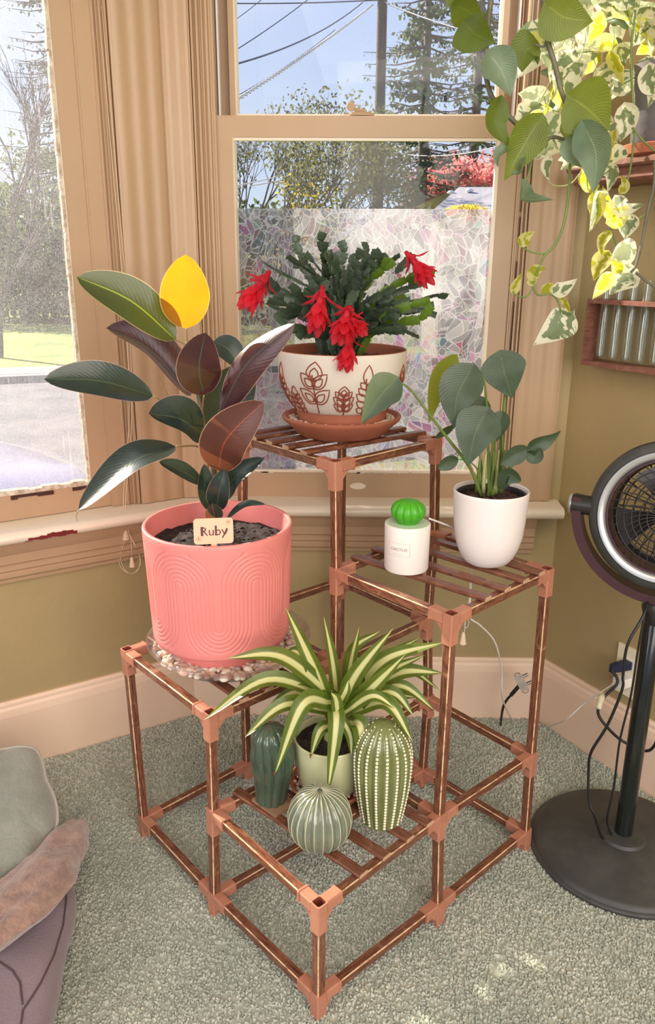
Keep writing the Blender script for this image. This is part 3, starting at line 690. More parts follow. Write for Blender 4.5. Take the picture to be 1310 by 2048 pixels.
for (u, v), top in POSTS.items():
    hs = MIDJ[(u, v)]
    for a, b in zip(hs, hs[1:]):
        A, B = joint(u, v, a), joint(u, v, b); rod(A.lerp(B, .03), B - (B - A).normalized() * .006, RW, US)
for h, rs_ in RAILS.items():
    for (u0, v0, u1, v1) in rs_:
        A, B = joint(u0, v0, h), joint(u1, v1, h); d = (B - A).normalized(); rod(A + d * .014, B - d * .014, RW, (0, 0, 1))
def hollow(mb, c, Bm, w, z0, z1, cap0=False, cap1=False, hole1=False):
    h = w / 2; i = h - .0024; c = Vector(c); rr = .0022
    def rect(q, z, k=rr): return [c + Bm @ Vector((x, y, z)) for x, y in ((q, -q + k), (q, q - k), (q - k, q), (-q + k, q), (-q, q - k), (-q, -q + k), (-q + k, -q), (q - k, -q))]
    o0, o1 = rect(h, z0), rect(h, z1)
    b = mb.add(o0 + o1, [(k, (k + 1) % 8, 8 + (k + 1) % 8, 8 + k) for k in range(8)], 0)
    i1 = rect(i, z1); mb.add(o1 + i1, [(k, (k + 1) % 8, 8 + (k + 1) % 8, 8 + k) for k in range(8)], 0)
    if hole1:
        i0 = rect(i, z1 - .02); mb.add(i1 + i0, [(k, (k + 1) % 8, 8 + (k + 1) % 8, 8 + k) for k in range(8)] + [tuple(range(8, 16))], 1)
    else: mb.add(i1, [tuple(range(8))], 0)
    i0_ = rect(h, z0); mb.add(i0_, [tuple(range(8))[::-1]], 0)
for (u, v), top in POSTS.items():
    for h in MIDJ[(u, v)]:
        c = joint(u, v, h); mb = MB(); hs = MIDJ[(u, v)]; ih = hs.index(h)
        up = joint(u, v, hs[ih + 1]) - c if ih + 1 < len(hs) else None
        zdir = up if up is not None else c - joint(u, v, hs[ih - 1])
        Bv = basis(zdir, US)
        hollow(mb, c, Bv, CW, -.042 if h == 0 else -.046, .0118, hole1=(up is None))
        for rr in RAILS[h]:
            for s in (0, 1):
                if (rr[2 * s], rr[2 * s + 1]) == (u, v):
                    o = joint(rr[2 - 2 * s], rr[3 - 2 * s], h); d = (o - c).normalized(); Bd = basis(d, (0, 0, 1))
                    hollow(mb, c, Bd, CW - .0006, .010, .042); hollow(mb, c, Bd, CW + .0012, .0385, .0425)
                    # gusset web under the arm
                    zv = zdir.normalized(); sd_ = d.cross(zv).normalized() * .0085
                    tri = [c + d * .010 - zv * .009, c + d * .027 - zv * .009, c + d * .0115 - zv * .0265]
                    vs = [p + sd_ for p in tri] + [p - sd_ for p in tri]
                    mb.add(vs, [(0, 1, 2), (5, 4, 3), (0, 3, 4, 1), (1, 4, 5, 2), (2, 5, 3, 0)], 0)
        mb.build('connector', [M['plastic'], M['plastic_in']], stand, smooth=True, angle=30)
def slat(A, B, over=.011, w=.0225, t=.0085):
    d = (B - A).normalized(); A = A - d * over; B = B + d * over; up = Vector((0, 0, .0086 + t / 2 + .0003)); A = A + up; B = B + up
    Bm = basis(d, (0, 0, 1)); c = .0026                  # Bm x = up
    sec = [(t / 2, w / 2 - c), (t / 2, -w / 2 + c), (t / 2 - c, -w / 2), (-t / 2 + c, -w / 2), (-t / 2, -w / 2 + c), (-t / 2, w / 2 - c), (-t / 2 + c, w / 2), (t / 2 - c, w / 2)]
    mb = MB(); vs = [A + Bm @ Vector((x, y, 0)) for x, y in sec] + [B + Bm @ Vector((x, y, 0)) for x, y in sec]
    o_ = random.uniform(0, 9); L = (B - A).length
    b_ = mb.add(vs, [(k, (k + 1) % 8, 8 + (k + 1) % 8, 8 + k) for k in range(8)], 0)
    for k in range(8): mb.uv[b_ + k] = (sec[k][1] + sec[k][0] * .5 + o_, o_); mb.uv[b_ + 8 + k] = (sec[k][1] + sec[k][0] * .5 + o_, o_ + L)
    mb.add(vs[:8], [tuple(range(8))[::-1]], 1); mb.add(vs[8:], [tuple(range(8))], 1)
    mb.build('slat', [M['wood'], M['wood_end']], stand, smooth=False)
M['wood_end'] = pmat('sawn slat end', (.62, .40, .26), .7, (.48, .28, .17), 60)
def shelf(a0, a1, b0, b1, fr):
    for f, g in fr: slat(joint(*a0).lerp(joint(*a1), f), joint(*b0).lerp(joint(*b1), g))
shelf((0,0,1), (0,1,1), (1,0,1), (1,1,1), ((.30, .20), (.49, .40), (.69, .60), (.87, .80)))
shelf((0,1,3), (0,2,3), (1,1,3), (1,2,3), ((.30, .20), (.50, .40), (.70, .60), (.88, .80)))
shelf((1,0,2), (1,1,2), (2,0,2), (2,1,2), ((.22, .22), (.41, .41), (.60, .60), (.79, .79)))
shelf((1,1,4), (2,1,4), (1,2,4), (2,2,4), ((.27, .16), (.46, .36), (.64, .56), (.82, .76), (.95, .93)))
def shelf_z(h, cells): return sum(joint(u, v, h).z for u, v in cells) / 4 + .0086 + .0085 + .0003
SZ1 = shelf_z(1, [(0,0),(1,0),(0,1),(1,1)]); SZ2 = shelf_z(2, [(1,0),(2,0),(1,1),(2,1)]); SZ3 = shelf_z(3, [(0,1),(1,1),(0,2),(1,2)]); SZ4 = shelf_z(4, [(1,1),(2,1),(1,2),(2,2)])
def plane_z(h, cells, x, y):                               # shelf surface height at a spot (the shelves are slightly out of level)
    P = [joint(u, v, h) for u, v in cells]; A = np.array([[p.x, p.y, 1] for p in P]); z = np.array([p.z for p in P])
    c = np.linalg.lstsq(A, z, rcond=None)[0]; return float(c[0] * x + c[1] * y + c[2]) + .0086 + .0085 + .0003
C1 = [(0,0),(1,0),(0,1),(1,1)]; C2 = [(1,0),(2,0),(1,1),(2,1)]; C3 = [(0,1),(1,1),(0,2),(1,2)]; C4 = [(1,1),(2,1),(1,2),(2,2)]
def zmax(h, cells, x, y, r): return max(plane_z(h, cells, x + r * cos(a), y + r * sin(a)) for a in (0, 1.57, 3.14, 4.71))
print('SZ', SZ1, SZ2, SZ3, SZ4, [round(plane_z(2, C2, -.2 + d, .43), 4) for d in (-.1, .1)])
# ================================================================== pots and ceramics
def disc_soil(name, c, r, mat, parent, amp=.004, n=40, rings=14, mound=.004):
    mb = MB(); P = []
    for i in range(rings + 1):
        rr = r * (i / rings) + 1e-4
        P.append([Vector((c[0] + rr * cos(2 * pi * k / n), c[1] + rr * sin(2 * pi * k / n), c[2] + mound * (1 - (i / rings) ** 2) + amp * noise.noise(Vector((rr * cos(2 * pi * k / n) * 90, rr * sin(2 * pi * k / n) * 90, c[2] * 50))))) for k in range(n)])
    mb.grid(P, closeu=True)
    for _ in range(170):                                   # crumbs
        a, q = random.uniform(0, 6.28), r * sqrt(random.uniform(0, .92)); s = random.uniform(.0015, .0045)
        mb.ico((c[0] + q * cos(a), c[1] + q * sin(a), c[2] + mound * (1 - (q / r) ** 2) + .0008), (s, s * random.uniform(.6, 1), s * .7), sub=0, jit=.2)
    return mb.build(name, mat, parent, smooth=True, angle=60)
def pebbles(c, r0, r1, z, n, s0, s1, mats, parent, layers=1, name='gravel', wall=None):
    mb = MB()
    for L in range(layers):
        cells = {}
        for _ in range(n * 5):
            if len(cells.get('l', [])) >= n: break
            a = random.uniform(0, 6.2832); q = sqrt(random.uniform(r0 ** 2, r1 ** 2)); x, y = q * cos(a), q * sin(a)
            if any((x - X) ** 2 + (y - Y) ** 2 < (s0 * 1.25) ** 2 for X, Y in cells.get('l', [])): continue
            cells.setdefault('l', []).append((x, y))
            s = random.uniform(s0, s1)
            Mx = Matrix.Rotation(random.uniform(0, 6.28), 3, 'Z') @ Matrix.Rotation(random.uniform(-.5, .5), 3, 'X')
            mb.ico((c[0] + x, c[1] + y, z + L * s0 * 1.1 + random.uniform(-.001, .001)), (s, s * random.uniform(.65, .9), s * random.uniform(.5, .75)), Mx, sub=1, jit=.05, mi=random.randrange(len(mats)))
    return mb.build(name, mats, parent, smooth=True, kind='stuff')
M['pb1'] = pmat('cream pebble', (.74, .60, .44), .5, (.62, .46, .33), 60)
M['pb2'] = pmat('pink pebble', (.66, .46, .36), .5, (.55, .36, .28), 60)
M['pb3'] = pmat('grey pebble', (.42, .36, .33), .5, (.55, .48, .42), 60)
M['pb4'] = pmat('pale pebble', (.82, .74, .62), .45)
PEB = [M['pb1'], M['pb2'], M['pb3'], M['pb4'], M['pb1']]

# ---- clear saucer with gravel, pink pot with the rubber plant
PC = Vector((-.196, .424, 0)); z0 = zmax(2, C2, PC.x, PC.y, .10) + .0005
sau = thing('plant_saucer', 'wide clear plastic saucer filled with pebbles under the pink pot', 'saucer', (PC.x, PC.y, z0))
mb = MB(); mb.lathe([(.001, .0), (.118, 0), (.128, .003), (.150, .022), (.160, .036), (.1655, .0385), (.1665, .041), (.1635, .0415), (.158, .038), (.148, .024), (.126, .006), (.116, .003), (.001, .003)], (PC.x, PC.y, z0), 72)
mb.build('dish', M['clear_p'], sau, angle=50)
pebbles((PC.x, PC.y), .088, .148, z0 + .021, 330, .0058, .0105, PEB, sau, name='gravel', layers=1)
pebbles((PC.x, PC.y), .100, .128, z0 + .012, 190, .0050, .0085, PEB, sau, name='gravel', layers=1)
PC = Vector((-.209, .414, 0)); PZ = z0 + .0035; PH = .283
rub = thing('potted_rubber_plant', 'burgundy rubber plant with one glowing yellow leaf in a pink pot with embossed arches', 'potted plant', (PC.x, PC.y, PZ))
RT, RB = .1442, .1360
def rad_out(z):                                             # z above pot bottom
    if z < .044: return .098 + .003 * (z / .044)
    if z < .052: t = (z - .044) / .008; return .101 + (.1335 - .101) * t ** .6
    if z < .066: t = (z - .052) / .014; return .1335 + (RB - .1335) * sin(t * pi / 2)
    return RB + (RT - RB) * (z - .066) / (PH - .066)
def groove(th, z):
    R = .1435; half = 2 * pi * R / 12; s = ((th + .397) % (pi / 3)) * R     # cap centre at s=half of period
    per = 2 * half; s = s - half                             # -half..half around a cap centre
    zt, zb = .201, .120; dr = half / 9.0
    if z > zt: r = hypot(s, z - zt)
    elif z < zb:
        s2 = half - abs(s); r = hypot(s2, z - zb)
        if r > half: return 0
        r = half - r
        if r < dr * .6: return 0
        k = r / dr; return exp(-((k - round(k)) * dr / .00125) ** 2) if .5 < round(k) < 9 else 0
    else: r = abs(s)
    if r > half - dr * .4: return 0
    k = r / dr
    return exp(-((k - round(k)) * dr / .00125) ** 2) if round(k) >= 1 and round(k) < 9 else 0
NTH = 960
zs = [0, .002, .020, .043, .044, .0455, .048, .052, .056, .060, .066] + [.068 + (.264 - .068) * i / 150 for i in range(151)] + [.2700, .2795, .2820, .283]
mb = MB(); P = []
for z in zs:
    row = []; tex = .066 < z < .266; R0_ = rad_out(z) - (.0015 if z < .001 else 0) - (.0022 if z > .2825 else (.001 if z > .2815 else 0))
    for k in range(NTH):
        th = 2 * pi * k / NTH; rr = R0_ - (.0014 * groove(th, z) if tex else 0)
        row.append(Vector((PC.x + rr * cos(th), PC.y + rr * sin(th), PZ + z)))
    P.append(row)
for r_, z in ((.1395, .2832), (.1365, .2825), (.1355, .280), (.132, .21), (.02, .208)):
    P.append([Vector((PC.x + r_ * cos(2 * pi * k / NTH), PC.y + r_ * sin(2 * pi * k / NTH), PZ + z)) for k in range(NTH)])
mb.grid(P[::-1], closeu=True); mb.build('pot', M['pink'], rub, smooth=True, label='pink ceramic pot embossed with nested arches')
disc_soil('soil', (PC.x, PC.y, PZ + .242), .1338, M['soil'], rub, .007, 60, 24, .010)
# name tag pushed into the soil in front
tp = aty(427, 1062, PC.y - .118)
tg = thing('plant_tag', 'small peach name tag reading Ruby stuck in the soil of the pink pot', 'plant tag', (tp.x, tp.y, PZ + .235))
fw = (CAM_C - tp); fw.z = 0; fw.normalize(); tilt = (fw * 1 + Vector((0, 0, .22))).normalized()
TB = Matrix((Vector((-tilt.y, tilt.x, 0)).normalized(), tilt.cross(Vector((-tilt.y, tilt.x, 0)).normalized()), tilt)).transposed()
TW, THh = .070, .046
def rrect(w, h, r, n=6):
    out = []
    for cx, cy, a0 in ((w / 2 - r, h / 2 - r, 0), (-w / 2 + r, h / 2 - r, pi / 2), (-w / 2 + r, -h / 2 + r, pi), (w / 2 - r, -h / 2 + r, 1.5 * pi)):
        for k in range(n + 1): a = a0 + pi / 2 * k / n; out.append((cx + r * cos(a), cy + r * sin(a)))
    return out
mb = MB(); mb.prism(rrect(TW, THh, .006), -.0008, .0008, lambda a, b, h: tp + TB @ Vector((a, b, h)))
mb.box(tp + TB @ Vector((0, -THh / 2 - .012, 0)), (.010, .030, .0015), TB)
card = mb.build('card', M['tagc'], tg, smooth=False)
def text_mesh(txt, size, M4, mat, parent, name='lettering', align='CENTER', bold=0, sx=1):
    cu = bpy.data.curves.new(name, 'FONT'); cu.body = txt; cu.size = size; cu.align_x = align; cu.align_y = 'CENTER'; cu.extrude = .00015; cu.offset = bold; cu.resolution_u = 3
    o = bpy.data.objects.new(name, cu); COL.objects.link(o); bpy.context.view_layer.update()
    me = bpy.data.meshes.new_from_object(o.evaluated_get(bpy.context.evaluated_depsgraph_get()))
    bpy.data.objects.remove(o); L = root_loc(parent)
    for v in me.vertices:
        p = M4(v.co.x * sx, v.co.y, v.co.z); v.co = p - L
    me.materials.clear(); me.materials.append(mat)
    ob = bpy.data.objects.new(name, me); COL.objects.link(ob); ob.parent = parent; return ob
TG = lambda x, y, z: tp + TB @ Vector((x, y, .0011 + z))
# "Ruby": thin letters with heavy dark strokes
mb = MB()
def stroke(pts, w, mbx=None, sc=.00102):
    pts = [Vector((a, b, 0)) for a, b in pts]; pts = bez(pts, max(2, 6 * (len(pts) - 1))) if len(pts) > 2 else pts
    L_, R_ = [], []
    for i, p in enumerate(pts):
        t = (pts[min(i + 1, len(pts) - 1)] - pts[max(i - 1, 0)]).normalized(); n = Vector((-t.y, t.x, 0))
        ww = w if not isinstance(w, tuple) else w[0] + (w[1] - w[0]) * i / (len(pts) - 1)
        L_.append(TG(*((p + n * ww / 2).xy * sc), 0)); R_.append(TG(*((p - n * ww / 2).xy * sc), 0))
    mbx.grid([L_, R_], flip=True)
HV = MB(); TN = MB()
stroke([(-20.0, 8), (-20.0, -8)], 4.5, HV); stroke([(4.2, 9.5), (4.2, -8)], 3.6, HV); stroke([(23.5, 4), (21, -4), (15, -11)], (4, 1.4), HV)
stroke([(-20, 9), (-13, 9), (-10, 5), (-14, 1), (-18, 1)], .8, TN); stroke([(-15, 1), (-9, -6), (2, -8)], .9, TN)
stroke([(-8, 3), (-8, -1), (-4, -3), (-1, 0)], .7, TN); stroke([(10, 1), (14, 3), (15, -1), (11, -3), (9, -1)], .7, TN); stroke([(17, 4), (18, -1), (23, -1), (24, 4)], .7, TN); stroke([(8, -6), (20, -6)], .6, TN)
text_mesh('Ruby', .0225, lambda x, y, z: TG(x, y - .001, z), M['tagt'], card, name='lettering', sx=1.05).__setitem__('label', 'the word Ruby in maroon letters')
HV.build('letter_stem', M['tagt'], card, smooth=False)
TN = MB()

for cx, cy in ((26, 15), (-26, -13)):
    for k in range(5):
        a = k * 1.2566 + .3; stroke([(cx, cy), (cx + 3.6 * cos(a - .35), cy + 3.6 * sin(a - .35)), (cx + 4.4 * cos(a), cy + 4.4 * sin(a)), (cx + 3.6 * cos(a + .35), cy + 3.6 * sin(a + .35)), (cx, cy)], .45, TN)
    TN.prism([(cx + 1.2 * cos(k), cy + 1.2 * sin(k)) for k in (0, 1.05, 2.1, 3.14, 4.2, 5.2)], 0, .0002, lambda a, b, h: TG(a * .00102, b * .00102, h))
    TN.build('flower_motif', M['tagl'], card, smooth=False); TN = MB()

# ---- terracotta saucer and stoneware bowl with the christmas cactus
XC = Vector((.029, .638, 0)); z0 = zmax(4, C4, XC.x, XC.y, .09) + .0004
sx = thing('plant_saucer', 'terracotta saucer with pebbles under the white leaf-patterned bowl on the highest shelf', 'saucer', (XC.x, XC.y, z0))
mb = MB(); mb.lathe([(.001, 0), (.088, 0), (.094, .003), (.108, .018), (.110, .0195), (.112, .022), (.124, .032), (.1275, .038), (.1275, .0405), (.125, .042), (.121, .0415), (.117, .036), (.100, .020), (.086, .008), (.001, .007)], (XC.x, XC.y, z0), 64)
mb.build('dish', M['terra'], sx, angle=35)
pebbles((XC.x, XC.y), .097, .111, z0 + .0335, 110, .0045, .0080, PEB, sx, layers=1)
XZ = z0 + .0165
xm = thing('potted_christmas_cactus', 'christmas cactus with red flowers in a white bowl carved with brown leaf sprigs', 'potted plant', (XC.x, XC.y, XZ))
BH = .163
def bowl_r(z):
    if z < .040: return .0925 + .003 * z / .040
    t = (z - .040) / (BH - .040); return .0975 + (.1345 - .0975) * sin(min(1, t * 1.35) * pi / 2) ** .75
prof = [(.090, 0), (.0925, .002)] + [(bowl_r(z), z) for z in (.010, .025, .0395, .0402, .043, .048, .055, .063, .072, .08, .09, .1, .11, .122, .134, .148, .159)] + [(.1342, .1618), (.1328, .163), (.1310, .1615), (.1300, .157), (.1300, .13), (.12, .10)]
mb = MB(); mb.lathe(prof[:5], (XC.x, XC.y, XZ), 72, mi=1); mb.lathe(prof[4:20], (XC.x, XC.y, XZ), 72, mi=0); mb.lathe(prof[19:], (XC.x, XC.y, XZ), 72, mi=1)
bowl = mb.build('pot', [M['stoneware'], M['terra']], xm, angle=50, label='speckled white bowl with bare terracotta foot and rim')
disc_soil('soil', (XC.x, XC.y, XZ + .138), .1295, M['soil_b'], xm, .005, 48, 16, .012)
def surf(th, z, off=.0004): r = bowl_r(z) + off; return Vector((XC.x + r * cos(th), XC.y + r * sin(th), XZ + z))
def sprig(th0, zb, H, W, pairs, double, lean=0):
    mb = MB(); R = .128
    def S(x, y): return surf(th0 + (x + lean * y / H * .01) / R, min(max(zb + y, .0415), .158))
    def line(pts, r=.0012): mb.tube([S(*p) for p in pts], r, 5, True)
    line([(.002 * sin(i * .5), H * .8 * i / 10) for i in range(11)], .0014)
    def leafo(bx, by, ang, L, w):
        for sc, rr in ((1, .0013), (.55, .0013)) if double else ((1, .0013),):
            o = []
            for i in range(17):
                t = i / 8 if i <= 8 else (16 - i) / 8; sg = 1 if i <= 8 else -1
                u = (1 - sc) * .3 * L + t * L * sc; v = sg * w * sc * sin(pi * t ** .8) ** .9
                x = bx + u * sin(ang) + v * cos(ang); y = by + u * cos(ang) - v * sin(ang); o.append((x, y))
            line(o, rr)
    leafo(0, H * .68, .10, H * .38, W * .25)
    for k in range(pairs):
        y = H * (.62 - .62 * (k + .3) / pairs); f = 1.0 - .12 * abs(k - pairs * .4)
        for sg in (-1, 1): leafo(0, y, sg * (.75 + .08 * k), W * .68 * f, W * .20 * f)
    mb.build('carved_sprig', M['carve'], bowl, smooth=True)
front = atan2(CAM_C.y - XC.y, CAM_C.x - XC.x)
sprig(front - .45, .044, .100, .066, 2, True, .3); sprig(front + .03, .042, .058, .042, 3, True); sprig(front + .40, .038, .100, .038, 5, False, -.3)
sprig(front + .74, .034, .070, .036, 4, False); sprig(front + 1.15, .036, .095, .05, 3, True); sprig(front - .86, .034, .060, .036, 4, False); sprig(front - 1.2, .040, .095, .042, 5, False)
sprig(front + 1.8, .036, .1, .06, 2, True); sprig(front - 1.8, .036, .1, .06, 2, True); sprig(front + 2.6, .036, .1, .05, 3, True)

# ---- white round-bottomed pot
WC = Vector((.317, .424, 0)); z0 = zmax(3, C3, WC.x, WC.y, .035) + .0006
mo = thing('potted_monstera', 'heart-leaved young plant in a plain white ceramic pot on the right shelf', 'potted plant', (WC.x, WC.y, z0))
mb = MB(); pr = [(.001, 0), (.030, 0), (.036, .001), (.044, .006), (.0525, .018), (.060, .036), (.0655, .058), (.0682, .085), (.0702, .115), (.0714, .138), (.0718, .146), (.0714, .1485), (.0702, .1498), (.0688, .1488), (.0680, .146), (.0665, .130), (.064, .10)]
mb.lathe(pr, (WC.x, WC.y, z0), 72); mb.build('pot', M['white'], mo, angle=60)
mb = MB(); mb.lathe([(.0645, .118), (.0658, .140), (.0650, .1425), (.0638, .140), (.062, .118)], (WC.x, WC.y, z0), 64); mb.build('nursery_pot', M['black'], mo, label='black nursery pot liner just inside the rim')
disc_soil('soil', (WC.x, WC.y, z0 + .130), .0635, M['soil_b'], mo, .004, 36, 10, .006)
WZ = z0
# ---- small cactus humidifier
DC = Vector((.157, .395, 0)); z0 = zmax(3, C3, DC.x, DC.y, .03) + .0004
df = thing('cactus_diffuser', 'small white cylinder gadget with a bright green round cactus on top', 'humidifier', (DC.x, DC.y, z0))
mb = MB(); mb.lathe([(.001, .001), (.038, 0), (.0412, .0015), (.0425, .005), (.0437, .09), (.0432, .0925), (.0415, .0935), (.0405, .0925), (.001, .0925)], (DC.x, DC.y, z0), 64, mi=0)
body = mb.build('body', M['white_p'], df, angle=40)
mb = MB(); mb.lathe([(.0403, .0922), (.040, .0934), (.001, .0938)], (DC.x, DC.y, z0), 48); mb.build('top_plate', M['mist'], df, angle=40)
mb = MB(); mb.lathe([(.020, .0934)] + [(.0335 * sin(t) ** .8, .094 + .0225 - .0225 * cos(t)) for t in [.75 + i * (pi - .75) / 18 for i in range(19)]], (DC.x, DC.y, z0), 132, fn=lambda r, z, a: r * (.86 + .14 * abs(cos(a * 5.5)) ** .55) if z > .095 else r)
mb.build('cactus_top', M['green_toy'], df, angle=180)
fa = atan2(CAM_C.y - DC.y, CAM_C.x - DC.x) - .36
def DS(x, y, z=0): r = .0438 + z; a = fa + x / .0435; return Vector((DC.x + r * cos(a), DC.y + r * sin(a), z0 + .052 + y))
mb = MB()
for a, b in (((-.0215, .0125), (.0215, .0125)), ((.0215, .0125), (.0215, -.0125)), ((.0215, -.0125), (-.0215, -.0125)), ((-.0215, -.0125), (-.0215, .0125)), ((-.010, -.0085), (.010, -.0085))):
    mb.tube([DS(a[0] + (b[0] - a[0]) * i / 8, a[1] + (b[1] - a[1]) * i / 8) for i in range(9)], .00022 if a[1] != -.0085 else .0003, 4)
mb.build('label_frame', M['tagl'] if False else pmat('faint print', (.66, .58, .52), .6), body)
text_mesh('CACTUS', .0078, lambda x, y, z: DS(x, y + .0005, .0002 + z), M['print'], body, sx=1.12)

# ---- low shelf: green pot in terracotta saucer, three ceramic cacti, coaster
SC = Vector((.014, .272, 0)); z0 = zmax(1, C1, SC.x, SC.y, .05) + .0004
ss = thing('plant_saucer', 'small terracotta saucer with dark gravel under the sage green pot', 'saucer', (SC.x, SC.y, z0))
mb = MB(); mb.lathe([(.001, 0), (.060, 0), (.066, .003), (.076, .016), (.0795, .022), (.0785, .0245), (.0755, .024), (.071, .016), (.060, .006), (.001, .005)], (SC.x, SC.y, z0), 56); mb.build('dish', M['terra'], ss, angle=35)
pebbles((SC.x, SC.y), .050, .069, z0 + .0165, 90, .0038, .0065, [M['pb3'], M['pb1'], M['pb3'], M['pb2']], ss)
SPZ = z0 + .0055
sp = thing('potted_spider_plant', 'spider plant with cream-striped arching leaves in a glossy sage green pot', 'potted plant', (SC.x, SC.y, SPZ))
mb = MB(); mb.lathe([(.001, 0), (.044, 0), (.050, .002), (.057, .010), (.063, .026), (.068, .055), (.0705, .085), (.071, .112), (.0705, .1145), (.069, .1153), (.0672, .1145), (.0665, .112), (.064, .08)], (SC.x, SC.y, SPZ), 72); mb.build('pot', M['sage'], sp, angle=60)
disc_soil('soil', (SC.x, SC.y, SPZ + .101), .0655, M['soil'], sp, .004, 36, 10, .006)

def ribbed(name, c, z0, R, H, ribs, prof, mat, label, group=None, ribmat=None, power=.6, depth=.16, ph=0, lean=0):
    t = thing(name, label, 'ceramic cactus', (c[0], c[1], z0))
    if group: t['group'] = group
    mb = MB(); n = ribs * 14
    P = []
    for (tz, tr) in prof:
        row = []
        for k in range(n):
            a = 2 * pi * k / n + ph; f = abs(cos(a * ribs / 2)) ** power
            r = R * tr * (1 - depth * (1 - f) * min(1, tr * 1.6)); row.append(Vector((c[0] + r * cos(a) + lean * tz * H, c[1] + r * sin(a), z0 + tz * H)))
        P.append(row)
    mb.grid(P[::-1], closeu=True); b = mb.build('body', mat, t, smooth=True)
    return t, b
# left: tall dark one, wavy ribs
c = (-.098, .236)
cz = plane_z(1, C1, *c)
co = MB(); co.prism(rrect(.070, .056, .004), 0, .004, lambda a, b, h: Vector((c[0] + .006 + a * cos(-.75) - b * sin(-.75), c[1] - .006 + a * sin(-.75) + b * cos(-.75), cz + .0004 + h)))
o = co.build('coaster', M['cork'], None, smooth=False); tag(o, 'flat brown felt square under the tall dark green ceramic cactus', 'coaster')
z0 = cz + .0046
mb = MB(); P = []; H = .163; ribs = 11; n = ribs * 12
for i in range(46):
    t = i / 45; z = H * t
    r = .0285 + .0 * t
    r = .030 + .0145 * sin(pi * min(1, max(0, (t - .05) / .95)) ** 1.25) if t < .80 else .0372 * sqrt(max(0, 1 - ((t - .80) / .20) ** 2)) + .0005
    if t < .80: r = .030 + (.0425 - .030) * sin(min(1, t / .68) * pi / 2) ** 1.5 - (.0053 * max(0, (t - .62) / .18))
    row = []
    for k in range(n):
        a = 2 * pi * k / n + .10 * sin(t * 6.0); f = abs(cos(2 * pi * k / n * ribs / 2 + .5 * sin(t * 7))) ** .7
        q = r * (1 - .15 * (1 - f)); row.append(Vector((c[0] + .004 * sin(t * 3) + q * cos(a), c[1] + q * sin(a), z0 + z)))
    P.append(row)
mb.grid(P[::-1], closeu=True); mb.add([Vector(p) for p in P[0]], [tuple(range(n))[::-1]])
tl = thing('ceramic_cactus', 'tall dark green glazed ceramic cactus with wavy ribs on the brown felt square', 'ceramic cactus', (c[0], c[1], z0)); mb.build('body', M['cer_dark'], tl)
# front: round one with pale rib edges
c = (-.002, .122); R = .0560; z0 = plane_z(1, C1, *c)
tb = thing('ceramic_cactus', 'round grey green ceramic cactus with pale thin ribs at the front of the lowest shelf', 'ceramic cactus', (c[0], c[1], z0))
ribs = 22; n = ribs * 10; mb = MB(); P = []; NI = 36
def ballr(t): return R * sin(t) ** .92
for i in range(NI + 1):
    t = .42 + (pi - .47) * i / NI if i < NI else pi - .02; t = .40 + (pi - .44) * i / NI
    z = R * 1.03 - R * 1.03 * cos(t) - R * 1.03 * (1 - cos(.40))
    row = []
    for k in range(n):
        a = 2 * pi * k / n; f = abs(cos(a * ribs / 2)) ** .8; q = ballr(t) * (1 - .075 * (1 - f)); row.append(Vector((c[0] + q * cos(a), c[1] + q * sin(a), z0 + z)))
    P.append(row)
mb.grid(P[::-1], closeu=True); mb.add(P[0], [tuple(range(n))[::-1]]); bd = mb.build('body', M['cer_mid'], tb)
rb = MB()
for k in range(ribs):
    a = 2 * pi * k / ribs
    pts = [Vector((c[0] + (ballr(.40 + (pi - .46) * i / 20) + .0003) * cos(a), c[1] + (ballr(.40 + (pi - .46) * i / 20) + .0003) * sin(a), z0 + R * 1.03 * (cos(.40) - cos(.40 + (pi - .46) * i / 20)))) for i in range(21)]
    rb.tube(pts, [.0007] + [.00105] * 19 + [.0006], 5)
rb.build('rib_edge', M['cer_rib'], bd)
st = MB(); st.tube([(c[0], c[1], z0 + R * 1.985 - .004), (c[0], c[1], z0 + R * 1.985 + .001)], [.006, .0035], 8); st.build('tip', M['cer_dark'], bd)
# right: tall olive one with cream dots
c = (.110, .188); z0 = plane_z(1, C1, *c); H = .206; R = .0520; ribs = 17
to = thing('ceramic_cactus', 'tall olive ceramic cactus covered in rows of cream dots', 'ceramic cactus', (c[0], c[1], z0))
def ovr(t):
    if t > .62: return R * sqrt(max(.0004, 1 - ((t - .62) / .38) ** 2.2))
    return R * (.70 + .30 * sin((t / .62) * pi / 2))
n = ribs * 12; mb = MB(); P = []
for i in range(50):
    t = i / 49; t = 1 - (1 - t) ** 1.25
    row = []
    for k in range(n):
        a = 2 * pi * k / n; f = abs(cos(a * ribs / 2)) ** .6; q = ovr(t) * (1 - .10 * (1 - f)); row.append(Vector((c[0] + q * cos(a), c[1] + q * sin(a), z0 + t * H)))
    P.append(row)
mb.grid(P[::-1], closeu=True); mb.add(P[0], [tuple(range(n))[::-1]]); bd = mb.build('body', M['cer_olive'], to)
dm = MB()
for k in range(ribs):
    a = 2 * pi * k / ribs; t = .035; j = 0
    while t < .985:
        q = ovr(t) + .0002; s = .0028 * (1 if t < .8 else .8 if t < .93 else .55)
        nrm = Vector((cos(a), sin(a), 0 if t < .6 else (t - .6) * 2.2)).normalized()
        if not (t > .93 and k % 2): dm.ico((c[0] + q * cos(a), c[1] + q * sin(a), z0 + t * H), (s, s, s * .75), basis(nrm), sub=1)
        t += .0335 if t < .8 else .024
dm.build('raised_dot', M['cer_dot'], bd, kind='stuff')
